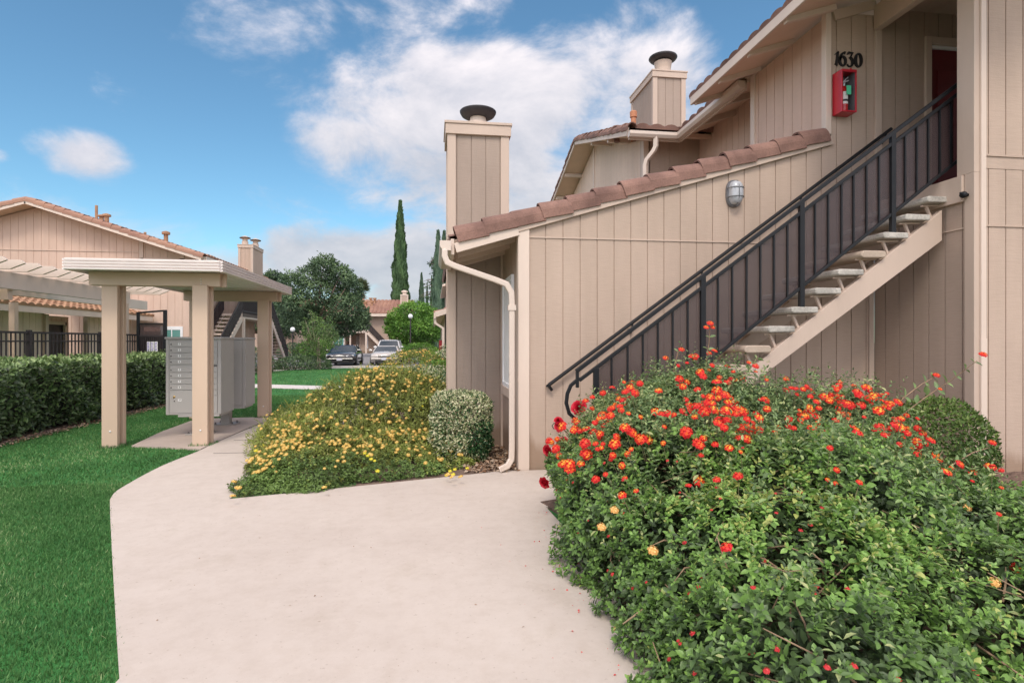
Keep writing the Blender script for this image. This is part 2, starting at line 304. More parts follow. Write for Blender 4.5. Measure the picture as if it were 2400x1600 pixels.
# ------------------------------------------------------------ mesh tools
class MB:
    def __init__(s): s.v = []; s.f = []
    def add(s, vs, fs):
        o = len(s.v); s.v += [tuple(p) for p in vs]; s.f += [tuple(i+o for i in f) for f in fs]; return s
    def box(s, x0, y0, z0, x1, y1, z1):
        x0, x1 = sorted((x0, x1)); y0, y1 = sorted((y0, y1)); z0, z1 = sorted((z0, z1))
        return s.add([(x0,y0,z0),(x1,y0,z0),(x1,y1,z0),(x0,y1,z0),(x0,y0,z1),(x1,y0,z1),(x1,y1,z1),(x0,y1,z1)],
                     [(0,3,2,1),(4,5,6,7),(0,1,5,4),(1,2,6,5),(2,3,7,6),(3,0,4,7)])
    def prism(s, poly, ext):
        n = len(poly); e = Vector(ext); P = [Vector(p) for p in poly]
        nn = Vector((0, 0, 0))
        for i in range(n): nn += P[i].cross(P[(i+1) % n])
        if nn.dot(e) > 0: P = P[::-1]
        vs = P+[p+e for p in P]
        fs = [tuple(range(n)), tuple(range(2*n-1, n-1, -1))]+[(i, i+n, (i+1) % n+n, (i+1) % n) for i in range(n)]
        fs = [fs[0]]+[fs[1]]+[tuple(f) for f in fs[2:]]
        return s.add(vs, fs)
    def bar(s, p, q, w, h, up=(0, 0, 1)):
        p = Vector(p); q = Vector(q); d = (q-p).normalized(); u = Vector(up)
        x = d.cross(u)
        if x.length < 1e-4: x = d.cross(Vector((1, 0, 0)))
        x.normalize(); y = x.cross(d).normalized()
        vs = [c+x*(a*w/2)+y*(b*h/2) for c in (p, q) for a, b in ((-1,-1),(1,-1),(1,1),(-1,1))]
        return s.add(vs, [(0,1,2,3),(7,6,5,4),(0,4,5,1),(1,5,6,2),(2,6,7,3),(3,7,4,0)])
    def tube(s, pts, r, n=8):
        P = [Vector(p) for p in pts]; rs = r if isinstance(r, (list, tuple)) else [r]*len(P)
        o = len(s.v); ux = None
        for i, p in enumerate(P):
            d = (P[min(i+1, len(P)-1)]-P[max(i-1, 0)]).normalized()
            if ux is None:
                ux = d.cross(Vector((0, 0, 1)));
                if ux.length < .05: ux = d.cross(Vector((1, 0, 0)))
            ux = (ux-d*ux.dot(d)).normalized(); uy = d.cross(ux)
            for k in range(n):
                a = 2*math.pi*k/n; s.v.append(tuple(p+(ux*math.cos(a)+uy*math.sin(a))*rs[i]))
        for i in range(len(P)-1):
            for k in range(n):
                a = o+i*n+k; b = o+i*n+(k+1) % n; s.f.append((a, a+n, b+n, b))
        s.f.append(tuple(range(o, o+n))); s.f.append(tuple(range(o+len(P)*n-1, o+len(P)*n-n-1, -1)))
        return s
    def rtube(s, pts, w, h, normal):
        """rectangular pipe along a planar path; w across the plane, h in it"""
        P = [Vector(p) for p in pts]; nn = Vector(normal).normalized(); o = len(s.v)
        for i, p in enumerate(P):
            a = (P[i]-P[i-1]).normalized() if i else None; b = (P[i+1]-P[i]).normalized() if i < len(P)-1 else None
            d = (a+b).normalized() if a is not None and b is not None else (a if a is not None else b)
            k = 1.0 if a is None or b is None else 1/max(.5, d.dot(a))
            y = nn.cross(d).normalized()
            for x_, y_ in ((-1,-1),(1,-1),(1,1),(-1,1)): s.v.append(tuple(p+nn*(x_*w/2)+y*(y_*h/2*k)))
        for i in range(len(P)-1):
            for k in range(4):
                a = o+i*4+k; b = o+i*4+(k+1) % 4; s.f.append((a, b, b+4, a+4))
        s.f.append((o+3, o+2, o+1, o)); e = o+4*(len(P)-1); s.f.append((e, e+1, e+2, e+3)); return s
    def lathe(s, prof, c, n=24, axis='z'):
        o = len(s.v)
        for r, h in prof:
            for k in range(n):
                a = 2*math.pi*k/n; x, y = r*math.cos(a), r*math.sin(a)
                s.v.append({'z': (c[0]+x, c[1]+y, c[2]+h), 'y': (c[0]+x, c[1]-h, c[2]+y), 'x': (c[0]+h, c[1]+x, c[2]+y)}[axis])
        for i in range(len(prof)-1):
            for k in range(n):
                a = o+i*n+k; b = o+i*n+(k+1) % n; s.f.append((a, b, b+n, a+n))
        s.f.append(tuple(range(o+n-1, o-1, -1))); e = o+(len(prof)-1)*n; s.f.append(tuple(range(e, e+n))); return s
    def grid(s, fn, nu, nv):
        o = len(s.v)
        for j in range(nv+1):
            for i in range(nu+1): s.v.append(tuple(fn(i/nu, j/nv)))
        for j in range(nv):
            for i in range(nu):
                a = o+j*(nu+1)+i; s.f.append((a, a+1, a+nu+2, a+nu+1))
        return s
    def build(s, name, material, parent=None, smooth=False, bevel=0.0, label=None, local=False, kind=None):
        v = s.v
        if parent is not None and not local:
            w = root_loc(parent); v = [(a-w[0], b-w[1], c-w[2]) for a, b, c in v]
        me = bpy.data.meshes.new(name); me.from_pydata(v, [], s.f); me.materials.append(material)
        if smooth:
            for p in me.polygons: p.use_smooth = True
        me.validate(); me.update()
        o = bpy.data.objects.new(name, me); COL.objects.link(o)
        if parent is not None: o.parent = parent
        if bevel > 0:
            b = o.modifiers.new('bevel', 'BEVEL'); b.width = bevel; b.segments = 2; b.limit_method = 'ANGLE'; b.angle_limit = R(40)
        if label: o['label'] = label
        if kind: o['kind'] = kind
        return o
def root_loc(o):
    x = Vector((0, 0, 0))
    while o is not None: x += Vector(o.location); o = o.parent
    return x
def thing(name, label, cat, loc=(0, 0, 0), group=None, rz=0):
    o = bpy.data.objects.new(name, None); COL.objects.link(o); o.location = loc; o.rotation_euler = (0, 0, rz)
    o.empty_display_size = .2; o['label'] = label; o['category'] = cat
    if group: o['group'] = group
    return o
def tag(o, label, cat, group=None):
    o['label'] = label; o['category'] = cat
    if group: o['group'] = group
    return o
def copy_tree(o, parent=None):
    c = o.copy(); COL.objects.link(c); c.parent = parent
    for ch in list(o.children): copy_tree(ch, c)
    return c

def siding(mb, o, d, n, s0, s1, zb, zt, pitch=.206, phase=0.0, g=.011, th=.012, holes=(), breaks=(), back=.08):
    """vertical board siding standing in a plane: boards with real grooves, plus a backing slab"""
    fb = zb if callable(zb) else (lambda s: zb); ft = zt if callable(zt) else (lambda s: zt)
    D = Vector((d[0], d[1], 0)); Nn = Vector((n[0], n[1], 0)); O = Vector((o[0], o[1], 0))
    cuts = sorted(set([h[0] for h in holes]+[h[1] for h in holes]+list(breaks)))
    def seg(a, b, off, t):
        cs = [a]+[c for c in cuts if a+1e-4 < c < b-1e-4]+[b]
        for p, q in zip(cs[:-1], cs[1:]):
            m = (p+q)/2; iv = [(fb(p), fb(q), ft(p), ft(q))]
            for h in holes:
                if h[0] < m < h[1]:
                    nv = []
                    for i in iv:
                        if h[2] > i[0]+.005: nv.append((i[0], i[1], min(h[2], i[2]), min(h[2], i[3])))
                        if h[3] < min(i[2], i[3])-.005: nv.append((max(h[3], i[0]), max(h[3], i[1]), i[2], i[3]))
                    iv = nv
            for i in iv:
                if max(i[2]-i[0], i[3]-i[1]) < .01: continue
                A = O+D*p-Nn*off; B = O+D*q-Nn*off
                mb.prism([A+Vector((0,0,i[0])), B+Vector((0,0,i[1])), B+Vector((0,0,max(i[3], i[1]+.001))), A+Vector((0,0,max(i[2], i[0]+.001)))], -Nn*t)
    k = math.floor((s0-phase)/pitch)
    while phase+k*pitch < s1:
        a = max(s0, phase+k*pitch+g/2); b = min(s1, phase+(k+1)*pitch-g/2)
        if b-a > .004: seg(a, b, 0.0, th+.01)
        k += 1
    seg(s0, s1, th, back)
    return mb

def tile_roof(mb, P, eave, up, L, S, pitch=.27, course=.38, amp=.045, step=.022, sub=4):
    """barrel-tile field: P lower corner, unit vectors along eave and up the slope, length and slope length"""
    e = Vector(eave).normalized(); u = Vector(up).normalized(); n = e.cross(u).normalized()
    if n.z < 0: n = -n
    P = Vector(P); nu = max(1, int(L/pitch))*sub; rows = max(1, int(S/course)); pc = L/(nu/sub); cc = S/rows
    o = len(mb.v)
    for j in range(rows):
        for t, h in ((0.0, step+.012), (1.0, 0.0)):
            for i in range(nu+1):
                x = i/sub; w = amp*(abs(math.sin(math.pi*x))**.7)
                mb.v.append(tuple(P+e*(x*pc)+u*((j+t)*cc)+n*(w+h)))
    st = nu+1
    for r in range(rows*2-1):
        for i in range(nu):
            a = o+r*st+i; mb.f.append((a, a+1, a+st+1, a+st))
    # closed ends of the lowest course
    b0 = len(mb.v)
    for i in range(nu+1): mb.v.append(tuple(P+e*(i/sub*pc)-n*.02))
    for i in range(nu): mb.f.append((b0+i, b0+i+1, o+i+1, o+i))
    return mb
def rake_tiles(mb, p, q, side, n, w=.2, drop=.15):
    """cap tiles along a sloping edge from the low end p to the high end q; side = outward horizontal vector"""
    p = Vector(p); q = Vector(q); d = (q-p); L = d.length/n; d.normalize(); s = Vector(side).normalized(); up = s.cross(d)
    if up.z < 0: up = -up
    rnd = random.Random(5)
    for i in range(n):
        jz = rnd.uniform(-.007, .007); js = rnd.uniform(-.009, .009); ty = rnd.uniform(-.010, .010)
        o = len(mb.v); rings = []
        for t, k, lift in ((-.06, 1.0, .034), (.02, 1.0, .034), (1.0, .93, .0)):
            c = p+d*(L*(i+t))+up*(lift+jz)+s*(js)
            prof = [(0.006, -drop), (.006, -drop*.35), (-.004, -.02), (-.03, .022), (-.07, .045), (-w*.55, .05), (-w*.8, .03), (-w, -.02)]
            rings.append([c+s*(a*k+ .012*k)+up*(b*k + ty*t) for a, b in prof])
            inner = [c+s*((a*k+.012*k)-(.02 if j < 4 else 0))+up*(b*k-(.018 if j >= 3 else .0)) for j, (a, b) in enumerate(prof)]
            rings[-1] += inner[::-1]
        m = len(rings[0])
        for r in rings: mb.v += [tuple(x) for x in r]
        for r in range(2):
            for k in range(m): mb.f.append((o+r*m+k, o+r*m+(k+1) % m, o+(r+1)*m+(k+1) % m, o+(r+1)*m+k))
        for r in (0, 2):
            for k in range(m//2-1):
                a = o+r*m+k; b = o+r*m+k+1; c_ = o+r*m+m-2-k; e_ = o+r*m+m-1-k
                mb.f.append((a, b, c_, e_))
    return mb

# ------------------------------------------------------------ foliage tools
rng = np.random.default_rng(7)
T_LEAF = (np.array([(0,0,0),(-.5,.38,.10),(-.36,.72,.06),(0,1,-.08),(.36,.72,.06),(.5,.38,.10),(0,.5,-.02)], float), [[0,6,3,2,1],[0,5,4,3,6]])
T_QUAD = (np.array([(0,0,0),(-.5,.5,.06),(0,1,0),(.5,.5,.06)], float), [[0,3,2,1]])
T_BLADE = (np.array([(-.5,0,0),(.5,0,0),(.25,.6,.05),(0,1,.18)], float), [[0,1,2,3]])
def norm(a): return a/np.maximum(1e-9, np.linalg.norm(a, axis=-1, keepdims=True))
def inst(T, pos, axis, nor, L, Wd, tint):
    tv, tf = T; y = norm(axis); z = nor-(nor*y).sum(1, keepdims=True)*y; z = norm(z); x = np.cross(y, z)
    L = np.asarray(L)[:, None, None]; Wd = np.asarray(Wd)[:, None, None]
    V = pos[:, None, :]+x[:, None, :]*(tv[None, :, 0:1]*Wd)+y[:, None, :]*(tv[None, :, 1:2]*L)+z[:, None, :]*(tv[None, :, 2:3]*L)
    n, k = len(pos), len(tv); base = (np.arange(n)*k)
    loops = []; sizes = []
    flat = np.concatenate([np.array(f) for f in tf]); sz = np.array([len(f) for f in tf])
    lo = (base[:, None]+flat[None, :]).ravel(); ss = np.tile(sz, n); tt = np.repeat(np.asarray(tint), len(tf))
    return V.reshape(-1, 3), lo, ss, tt
def join(parts):
    off = 0; V = []; Lo = []; S = []; T = []
    for v, lo, s, t in parts: V.append(v); Lo.append(lo+off); S.append(s); T.append(t); off += len(v)
    return np.concatenate(V), np.concatenate(Lo), np.concatenate(S), np.concatenate(T)
def npmesh(name, data, material, parent=None, smooth=False, local=False, kind=None):
    v, lo, s, t = data
    if parent is not None and not local: v = v-np.array(root_loc(parent))[None, :]
    me = bpy.data.meshes.new(name); me.vertices.add(len(v)); me.vertices.foreach_set('co', v.astype(np.float32).ravel())
    me.loops.add(len(lo)); me.loops.foreach_set('vertex_index', lo.astype(np.int32))
    me.polygons.add(len(s)); st = np.concatenate([[0], np.cumsum(s)[:-1]]).astype(np.int32)
    me.polygons.foreach_set('loop_start', st); me.polygons.foreach_set('loop_total', s.astype(np.int32))
    me.update(calc_edges=True)
    a = me.attributes.new('tint', 'FLOAT', 'FACE'); a.data.foreach_set('value', t.astype(np.float32))
    if smooth: me.polygons.foreach_set('use_smooth', np.ones(len(s), bool))
    me.materials.append(material)
    o = bpy.data.objects.new(name, me); COL.objects.link(o)
    if parent is not None: o.parent = parent
    if kind: o['kind'] = kind
    return o
def lump(p, f=5.0, a=.06):
    return a*(np.sin(p[:, 0]*f+1.3)*np.sin(p[:, 1]*f*.9+.4)+.6*np.sin(p[:, 0]*f*2.3+p[:, 2]*f*1.7)*np.sin(p[:, 1]*f*2.1+2)+.5*np.sin(p[:, 2]*f*2.9+p[:, 0]*3)+.5*np.sin(p[:, 0]*f*4.7+1)*np.sin(p[:, 1]*f*5.1+p[:, 2]*f*4))
def sample(ells, n, zmin=.02, f=5.0, a=.06, keep=.93):
    E = np.array(ells, float); area = (E[:, 3]*E[:, 4]+E[:, 3]*E[:, 5]+E[:, 4]*E[:, 5]); w = area/area.sum()
    P = []; Nn = []; tot = 0
    while tot < n:
        m = int((n-tot)*1.8)+200; k = rng.choice(len(E), m, p=w); s = norm(rng.normal(size=(m, 3)))
        c = E[k, :3]; r = E[k, 3:]; p = c+s*r; nn = norm(s/r)
        ok = p[:, 2] > zmin
        for i in range(len(E)):
            d = (((p-E[i, :3])/E[i, 3:])**2).sum(1); ok &= (d > keep**2) | (k == i)
        p = p[ok]; nn = nn[ok]; p = p+nn*lump(p, f, a)[:, None]; P.append(p); Nn.append(nn); tot += len(p)
    P = np.concatenate(P)[:n]; Nn = np.concatenate(Nn)[:n]
    P[:, 2] = np.maximum(P[:, 2], zmin); return P, Nn
def shoots(P, D, n_leaf, L, step, wr=.5, tint=None, tj=.16):
    """rosettes of paired leaves round the end of each shoot"""
    out = []; D = norm(D); N_ = len(P)
    h = norm(np.cross(D, rng.normal(size=(N_, 3)))); h2 = np.cross(D, h); ph = rng.uniform(0, 6.28, N_)
    sL = L*rng.uniform(.65, 1.25, N_)
    for i in range(n_leaf):
        a = ph+(i//2)*1.57+(i % 2)*math.pi+rng.normal(0, .22, N_)
        pr = h*np.cos(a)[:, None]+h2*np.sin(a)[:, None]
        t = i/max(1, n_leaf-1); el = R(62)*(1-t)-R(8)*t+rng.normal(0, .16, N_)
        ax = pr*np.cos(el)[:, None]+D*np.sin(el)[:, None]; nor = D*np.cos(el)[:, None]-pr*np.sin(el)[:, None]
        LL = sL*(.45+.55*min(1, t*1.6+.1))*rng.uniform(.8, 1.15, N_)
        pos = P-D*(step*(i//2))*rng.uniform(.8, 1.2, (N_, 1))
        ti = (tint if tint is not None else rng.random(N_))+rng.normal(0, tj, N_)+(.12-.22*t)
        ax[:, 2] -= .12
        out.append(inst(T_LEAF, pos, ax, nor, LL, LL*wr*rng.uniform(.85, 1.15, N_), np.clip(ti, 0, 1)))
    return join(out)
def scatter(P, Nn, L, wr=.5, T=None, up=.3, jit=.7, tint=None, tj=.25):
    n = len(P); ax = norm(Nn*.5+rng.normal(size=(n, 3))*jit+np.array([0, 0, up])); nor = norm(Nn+rng.normal(size=(n, 3))*.45+np.array([0, 0, .35]))
    LL = L*rng.uniform(.65, 1.3, n); ti = (tint if tint is not None else .5)+rng.normal(0, tj, n)
    return inst(T or T_QUAD, P, ax, nor, LL, LL*wr, np.clip(ti, 0, 1))
def lf(P, f, seed=0):        # slow light/dark patches through the plant
    return .5+.25*np.sin(P[:, 0]*f+seed)*np.cos(P[:, 1]*f*1.2+seed*2)+.2*np.sin(P[:, 2]*f*1.5+P[:, 0]*f*.6+seed*3)

def flower_template(k, rad, nf=16, seed=0):
    """domed head of many little four-lobed florets; tint: 0 rim .. 1 centre"""
    r = np.random.default_rng(seed); V = []; Lo = []; S = []; T = []
    for i in range(nf):
        t = (i+.5)/nf; th = math.sqrt(t)*1.35; ph = i*2.39996
        d = np.array([math.sin(th)*math.cos(ph), math.sin(th)*math.sin(ph), math.cos(th)])
        c = d*rad*np.array([1, 1, .62]); a = norm(np.cross(d, [0.3, .5, .8])); b = np.cross(d, a)
        fr = rad*.36*r.uniform(.85, 1.15); o = len(V); m = 8
        V.append(c+d*rad*.02)
        for q in range(m):
            an = q/m*6.283+r.uniform(0, .3); rr = fr*(1.0 if q % 2 == 0 else .62); V.append(c+(a*math.cos(an)+b*math.sin(an))*rr+d*rad*(.10 if q % 2 == 0 else .05))
        for q in range(m): Lo += [o, o+1+q, o+1+(q+1) % m]; S.append(3); T.append(min(1, max(0, (1-t)*k+r.normal(0, .1))))
    o = len(V); m = 10; V.append(np.array([0, 0, rad*.60]))
    for q in range(m): V.append(np.array([math.cos(q/m*6.283)*rad*.93, math.sin(q/m*6.283)*rad*.93, rad*.02]))
    for q in range(m): Lo += [o, o+1+q, o+1+(q+1) % m]; S.append(3); T.append(.35*k)
    return np.array(V), np.array(Lo), np.array(S), np.array(T)
def rose_template(rad, seed):
    r = np.random.default_rng(seed); parts = []
    for ring, (n, el, R0, s) in enumerate(((7, 74, .0, .62), (5, 84, .10, .55), (4, 66, .22, .7), (5, 48, .34, .85), (6, 28, .42, .95), (6, 8, .45, 1.0))):
        a = np.arange(n)/n*6.283+ring*.7+r.normal(0, .1, n); pr = np.stack([np.cos(a), np.sin(a), 0*a], 1)
        e = R(el); ax = pr*math.cos(e)+np.array([0, 0, math.sin(e)]); nor = np.array([0, 0, 1])*math.cos(e)-pr*math.sin(e)
        T = (np.array([(-.28,0,0),(-.55,.5,.1),(-.4,.9,.05),(0,1.05,-.1),(.4,.9,.05),(.55,.5,.1),(.28,0,0),(0,.5,-.12)], float), [[0,7,3,2,1],[0,6,7],[6,5,4,3,7]])
        parts.append(inst(T, pr*rad*R0*.5, ax, nor, np.full(n, rad*s), np.full(n, rad*s*1.05), np.clip(.42+.11*ring+r.normal(0, .08, n), 0, 1)))
    return join(parts)
def place(temp, P, D, scale=None):
    v, lo, s, t = temp; n = len(P); D = norm(D); h = norm(np.cross(D, rng.normal(size=(n, 3)))); h2 = np.cross(D, h)
    sc = (scale if scale is not None else np.ones(n))[:, None, None]
    V = P[:, None, :]+(h[:, None, :]*v[None, :, 0:1]+h2[:, None, :]*v[None, :, 1:2]+D[:, None, :]*v[None, :, 2:3])*sc
    return V.reshape(-1, 3), (lo[None, :]+np.arange(n)[:, None]*len(v)).ravel(), np.tile(s, n), np.tile(t, n)
def add_flowers(root, P, D, temps, material, name, n_parts=95, scale=None):
    """the heads nearest the camera are parts of their own, the rest one mass"""
    n = len(P); scale = scale if scale is not None else np.ones(n)
    dist = np.hypot(P[:, 0], P[:, 1])/scale; order = np.argsort(dist)
    meshes = {}; w = np.array(root_loc(root))
    for j, i in enumerate(order[:n_parts]):
        k = j % len(temps)
        if k not in meshes:
            o = npmesh(name, temps[k], material, root, local=True); meshes[k] = o
        else:
            o = bpy.data.objects.new(name, meshes[k].data); COL.objects.link(o); o.parent = root
        o.location = P[i]-w; o.scale = (scale[i],)*3
        o.rotation_euler = Vector(D[i]).to_track_quat('Z', 'Y').to_euler()
    rest = order[n_parts:]
    if len(rest):
        ps = [place(temps[k], P[rest[k::len(temps)]], D[rest[k::len(temps)]], scale[rest[k::len(temps)]]) for k in range(len(temps)) if len(rest[k::len(temps)])]
        npmesh(name+'_mass', join(ps), material, root, kind='stuff')
# ============================================================ GROUND, WALKS, ROAD
def slab(name, pts, z0, z1, m, label, bevel=0.0):
    mb = MB(); mb.prism([(x, y, z0) for x, y in pts], (0, 0, z1-z0)); o = mb.build(name, m, bevel=bevel); o['kind'] = 'structure'; o['label'] = label; return o
def smooth_path(pts, k=6):
    out = []; n = len(pts)
    for i in range(n-1):
        p0 = pts[max(i-1, 0)]; p1 = pts[i]; p2 = pts[i+1]; p3 = pts[min(i+2, n-1)]
        for j in range(k):
            t = j/k
            out.append(tuple(.5*((2*p1[a])+(-p0[a]+p2[a])*t+(2*p0[a]-5*p1[a]+4*p2[a]-p3[a])*t*t+(-p0[a]+3*p1[a]-3*p2[a]+p3[a])*t**3) for a in (0, 1)))
    return out+[pts[-1]]
slab('ground', [(-400, -60), (400, -60), (400, 900), (-400, 900)], -.5, -.03, M['ground'], 'dry flat ground reaching to the horizon')
slab('lawn', [(-14, -6), (6, -6), (6, 24), (-.6, 32.2), (-3, 33), (-14, 33)], -.2, 0.0, M['lawn'], 'bright green mown lawn')
slab('road', [(-24, 34.2), (12, 34.2), (14, 90), (-24, 90)], -.2, -.012, M['asphalt'], 'grey asphalt drive and parking court')
# main walk
left = smooth_path([G(280, 1600), G(268, 1400), G(258, 1200), G(262, 1168), G(290, 1144), G(380, 1095), G(470, 1058), G(500, 1040)], 5)
left = [(G(280, 1600)[0]+.12, -3.0)]+left
pl = [G(560, 1016), G(640, 984), G(660, 974)]
far = smooth_path([(-3.05, 12.6), (-2.7, 14.2), (-1.9, 17), (-1.2, 21), (-.6, 26), (-.4, 31.5)], 4)
right = [(.7, 31.5), (.35, 26), (-.2, 21), (-.85, 17), (-1.45, 13), (-1.6, 8.2), (-1.9, 6.3), G(537, 1174), G(700, 1158), G(900, 1137), G(1100, 1116), G(1190, 1106), (.95, 6.45), (2.0, 6.45), (2.4, 5.6), (1.0, 5.0), (1.2, 2.0), (1.2, -3.0)]
walk = slab('path', left+pl+far+right, -.15, .022, M['concrete'], 'pale concrete walk with a wide bend')
pad = slab('shelter_pad', [G(308, 1048), G(380, 1014), G(447, 989), G(500, 983), G(642, 979), (-2.98, 12.0), G(585, 1004), G(500, 1042), G(470, 1056), (-3.7, 8.55)], -.15, .026, M['concrete2'], 'concrete pad under the mailbox shelter')
cross = smooth_path([(-10.5, 21.2), (-8.5, 20.6), (-6.2, 19.6), (-3.8, 18.5), (-1.6, 17.6)], 4)
slab('path', [(x, y+.0) for x, y in cross]+[(x, y+1.35) for x, y in cross[::-1]], -.1, .014, M['kerb'], 'narrow pale walk crossing the lawn')
c2 = smooth_path([(-12, 22.5), (-9.4, 26.0), (-8.4, 29), (-6.8, 32.0), (-4.5, 33.2)], 4)
slab('path', c2+[(x-.5, y+.35) for x, y in c2[::-1]], -.1, .018, M['kerb'], 'curved edging strip beside the far shrubs')
slab('kerb', [(-11, 33.6), (5, 33.6), (5, 33.85), (-11, 33.85)], -.1, .10, M['kerb'], 'pale concrete kerb before the parked cars')
slab('planting_bed', [(-2.0, 5.62), (-1.5, 5.62), (.4, 6.0), (.85, 6.3), (1.4, 6.6), (1.4, 30), (.75, 30), (.3, 26), (-.25, 21), (-.9, 17), (-1.5, 13), (-2.3, 10.5), (-1.95, 8.2), (-2.15, 6.3)], -.1, .010, M['soil'], 'soil bed along the building')
slab('planting_bed', [(.98, 5.15), (1.15, 4.6), (.95, 2.0), (1.0, -2.0), (9, -2), (9, 5.3), (5.5, 5.3), (5.5, 6.4), (2.3, 6.4), (2.2, 5.6)], -.1, .03, M['mulch'], 'bark mulch bed before the stairs')
mbm = MB(); mbm.grid(lambda a, b: (5.0+a*4, 4.2+b*1.0, .03+.12*b*min(1, a*4)), 8, 4); o = mbm.build('planting_bed', M['mulch'], smooth=True); o['kind'] = 'structure'; o['label'] = 'raised bark mulch against the right wall'
slab('planting_bed', [(-7.9, 3), (-6.05, 3), (-6.2, 9), (-6.05, 16.5), (-7.9, 16.5)], -.1, .012, M['soil'], 'bare soil strip under the long hedge')
slab('planting_bed', [(-11, 23.5), (-9.3, 26.3), (-8.3, 29.2), (-6.9, 32.2), (-5, 33.4), (-11, 33.4)], -.1, .012, M['soil'], 'soil bed under the far shrubs')
# control joints of the walk: narrow tooled grooves
def joint(a, b):
    mb = MB(); mb.bar((a[0], a[1], .0242), (b[0], b[1], .0242), .009, .003); o = mb.build('expansion_joint', M['mail_dk']); o['kind'] = 'structure'
joint((-2.86, 8.66), (-3.75, 8.75)) if False else None
joint(G(505, 1040), G(672, 968)); joint(G(583, 1007), G(640, 1007)); joint(G(500, 1066), G(598, 1064)); joint(G(548, 1035), G(615, 1035))

# ============================================================ NEAR BUILDING (right)
AB = thing('apartment_building', 'large tan board-sided two-storey apartment block with outside stairs', 'building', (5.5, 6.5, 0))
V1 = 6.5
zr = lambda u: 2.70+(u-.25)*.302             # top of the sloping wall
w = MB()
siding(w, (0, V1), (1, 0), (0, -1), 1.10, 4.93, -.1, lambda s: zr(s)-.08, phase=.06, back=.1)
siding(w, (0, V1), (1, 0), (0, -1), 4.93, 5.52, -.1, 5.62, phase=.06, back=.1)
w.build('lower_front_wall', M['siding'], AB)
w = MB()
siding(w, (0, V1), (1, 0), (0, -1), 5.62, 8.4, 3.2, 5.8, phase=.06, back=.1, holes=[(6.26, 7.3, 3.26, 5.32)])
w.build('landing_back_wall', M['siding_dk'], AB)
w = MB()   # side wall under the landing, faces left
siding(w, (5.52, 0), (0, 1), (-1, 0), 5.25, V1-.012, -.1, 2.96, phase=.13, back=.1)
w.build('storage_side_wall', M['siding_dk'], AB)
w = MB()
siding(w, (0, 5.16), (1, 0), (0, -1), 5.62, 9.4, -.1, 3.29, phase=5.70, back=.12)
siding(w, (0, 5.16), (1, 0), (0, -1), 5.62, 9.4, 3.43, 6.4, phase=5.70, back=.12)
w.box(5.62, 5.155, 3.29, 9.4, 5.28, 3.43); w.box(5.62, 5.142, 3.415, 9.4, 5.155, 3.435)
w.box(5.62, 5.148, 2.69, 9.4, 5.16, 2.705)
w.build('right_wall', M['siding'], AB)
w = MB()
w.box(5.50, 5.13, -.1, 5.615, 5.24, 3.24); w.box(5.50, 5.13, 3.24, 5.615, 5.325, 6.4)
w.build('corner_post', M['trim2'], AB, bevel=.004)
w = MB(); w.box(5.558, 5.105, -.1, 5.625, 5.13, 1.53); w.box(5.562, 5.108, 1.53, 5.62, 5.13, 6.4)
w.build('corner_board', M['trim'], AB, bevel=.003)
# horizontal flashing seam of the big wall
w = MB(); w.box(1.10, V1-.012, 2.70, 5.5, V1, 2.712); w.build('seam_flashing', M['trim2'], AB)
w = MB(); w.box(5.508, 5.25, 2.68, 5.52, V1-.02, 2.692); w.build('seam_flashing', M['trim2'], AB)
w = MB(); w.box(.97, V1-.035, -.05, 1.10, V1+.09, zr(1.0)-.10); w.build('corner_board', M['trim'], AB, bevel=.004)
w = MB(); w.box(5.525, V1-.03, 2.97, 5.615, V1+.02, 5.6); w.build('corner_board', M['trim2'], AB, bevel=.004)
w = MB(); w.box(5.44, V1-.03, -.1, 5.505, V1-.002, 2.9); w.build('corner_board', M['trim2'], AB, bevel=.004)
# rake fascia and cap tiles above the sloping wall
w = MB(); w.bar((.30, V1-.03, zr(.30)-.11), (4.92, V1-.03, zr(4.92)-.11), .035, .10, (0, 0, 1)); w.build('rake_board', M['trim2'], AB, bevel=.004)
w = MB(); rake_tiles(w, (.27, V1-.055, zr(.27)+.03), (4.84, V1-.055, zr(4.84)+.03), (0, -1, 0), 14, w=.24, drop=.155); w.build('rake_tiles', M['tile'], AB, bevel=.006)
# low sloping roof behind the rake
mb = MB(); tile_roof(mb, (.20, V1+.15, zr(.2)), (0, 1, 0), (1, 0, .302), 5.2, 4.75); mb.build('lower_roof', M['tile'], AB)
w = MB(); w.prism([(.25, V1+.07, zr(.25)-.09), (4.9, V1+.07, zr(4.9)-.09), (4.9, V1+.07, zr(4.9)-.03), (.25, V1+.07, zr(.25)-.03)], (0, 5.2, 0)); w.build('roof_deck', M['soffit'], AB)
# short rake fascia left of the corner board, rafters seen below it
w = MB(); w.bar((.25, V1-.03, zr(.25)-.145), (.97, V1-.03, zr(.97)-.145), .04, .11); w.build('fascia', M['trim'], AB, bevel=.004)
for k in range(3):
    w = MB(); y = V1+.35+k*.5; w.bar((.28, y, zr(.28)-.15), (1.1, y, zr(1.1)-.15), .045, .12); w.build('rafter', M['trim2'], AB)
w = MB(); w.box(.20, V1-.01, zr(.2)-.20, .24, V1+1.6, zr(.2)-.02); w.build('eave_fascia', M['trim'], AB, bevel=.003)
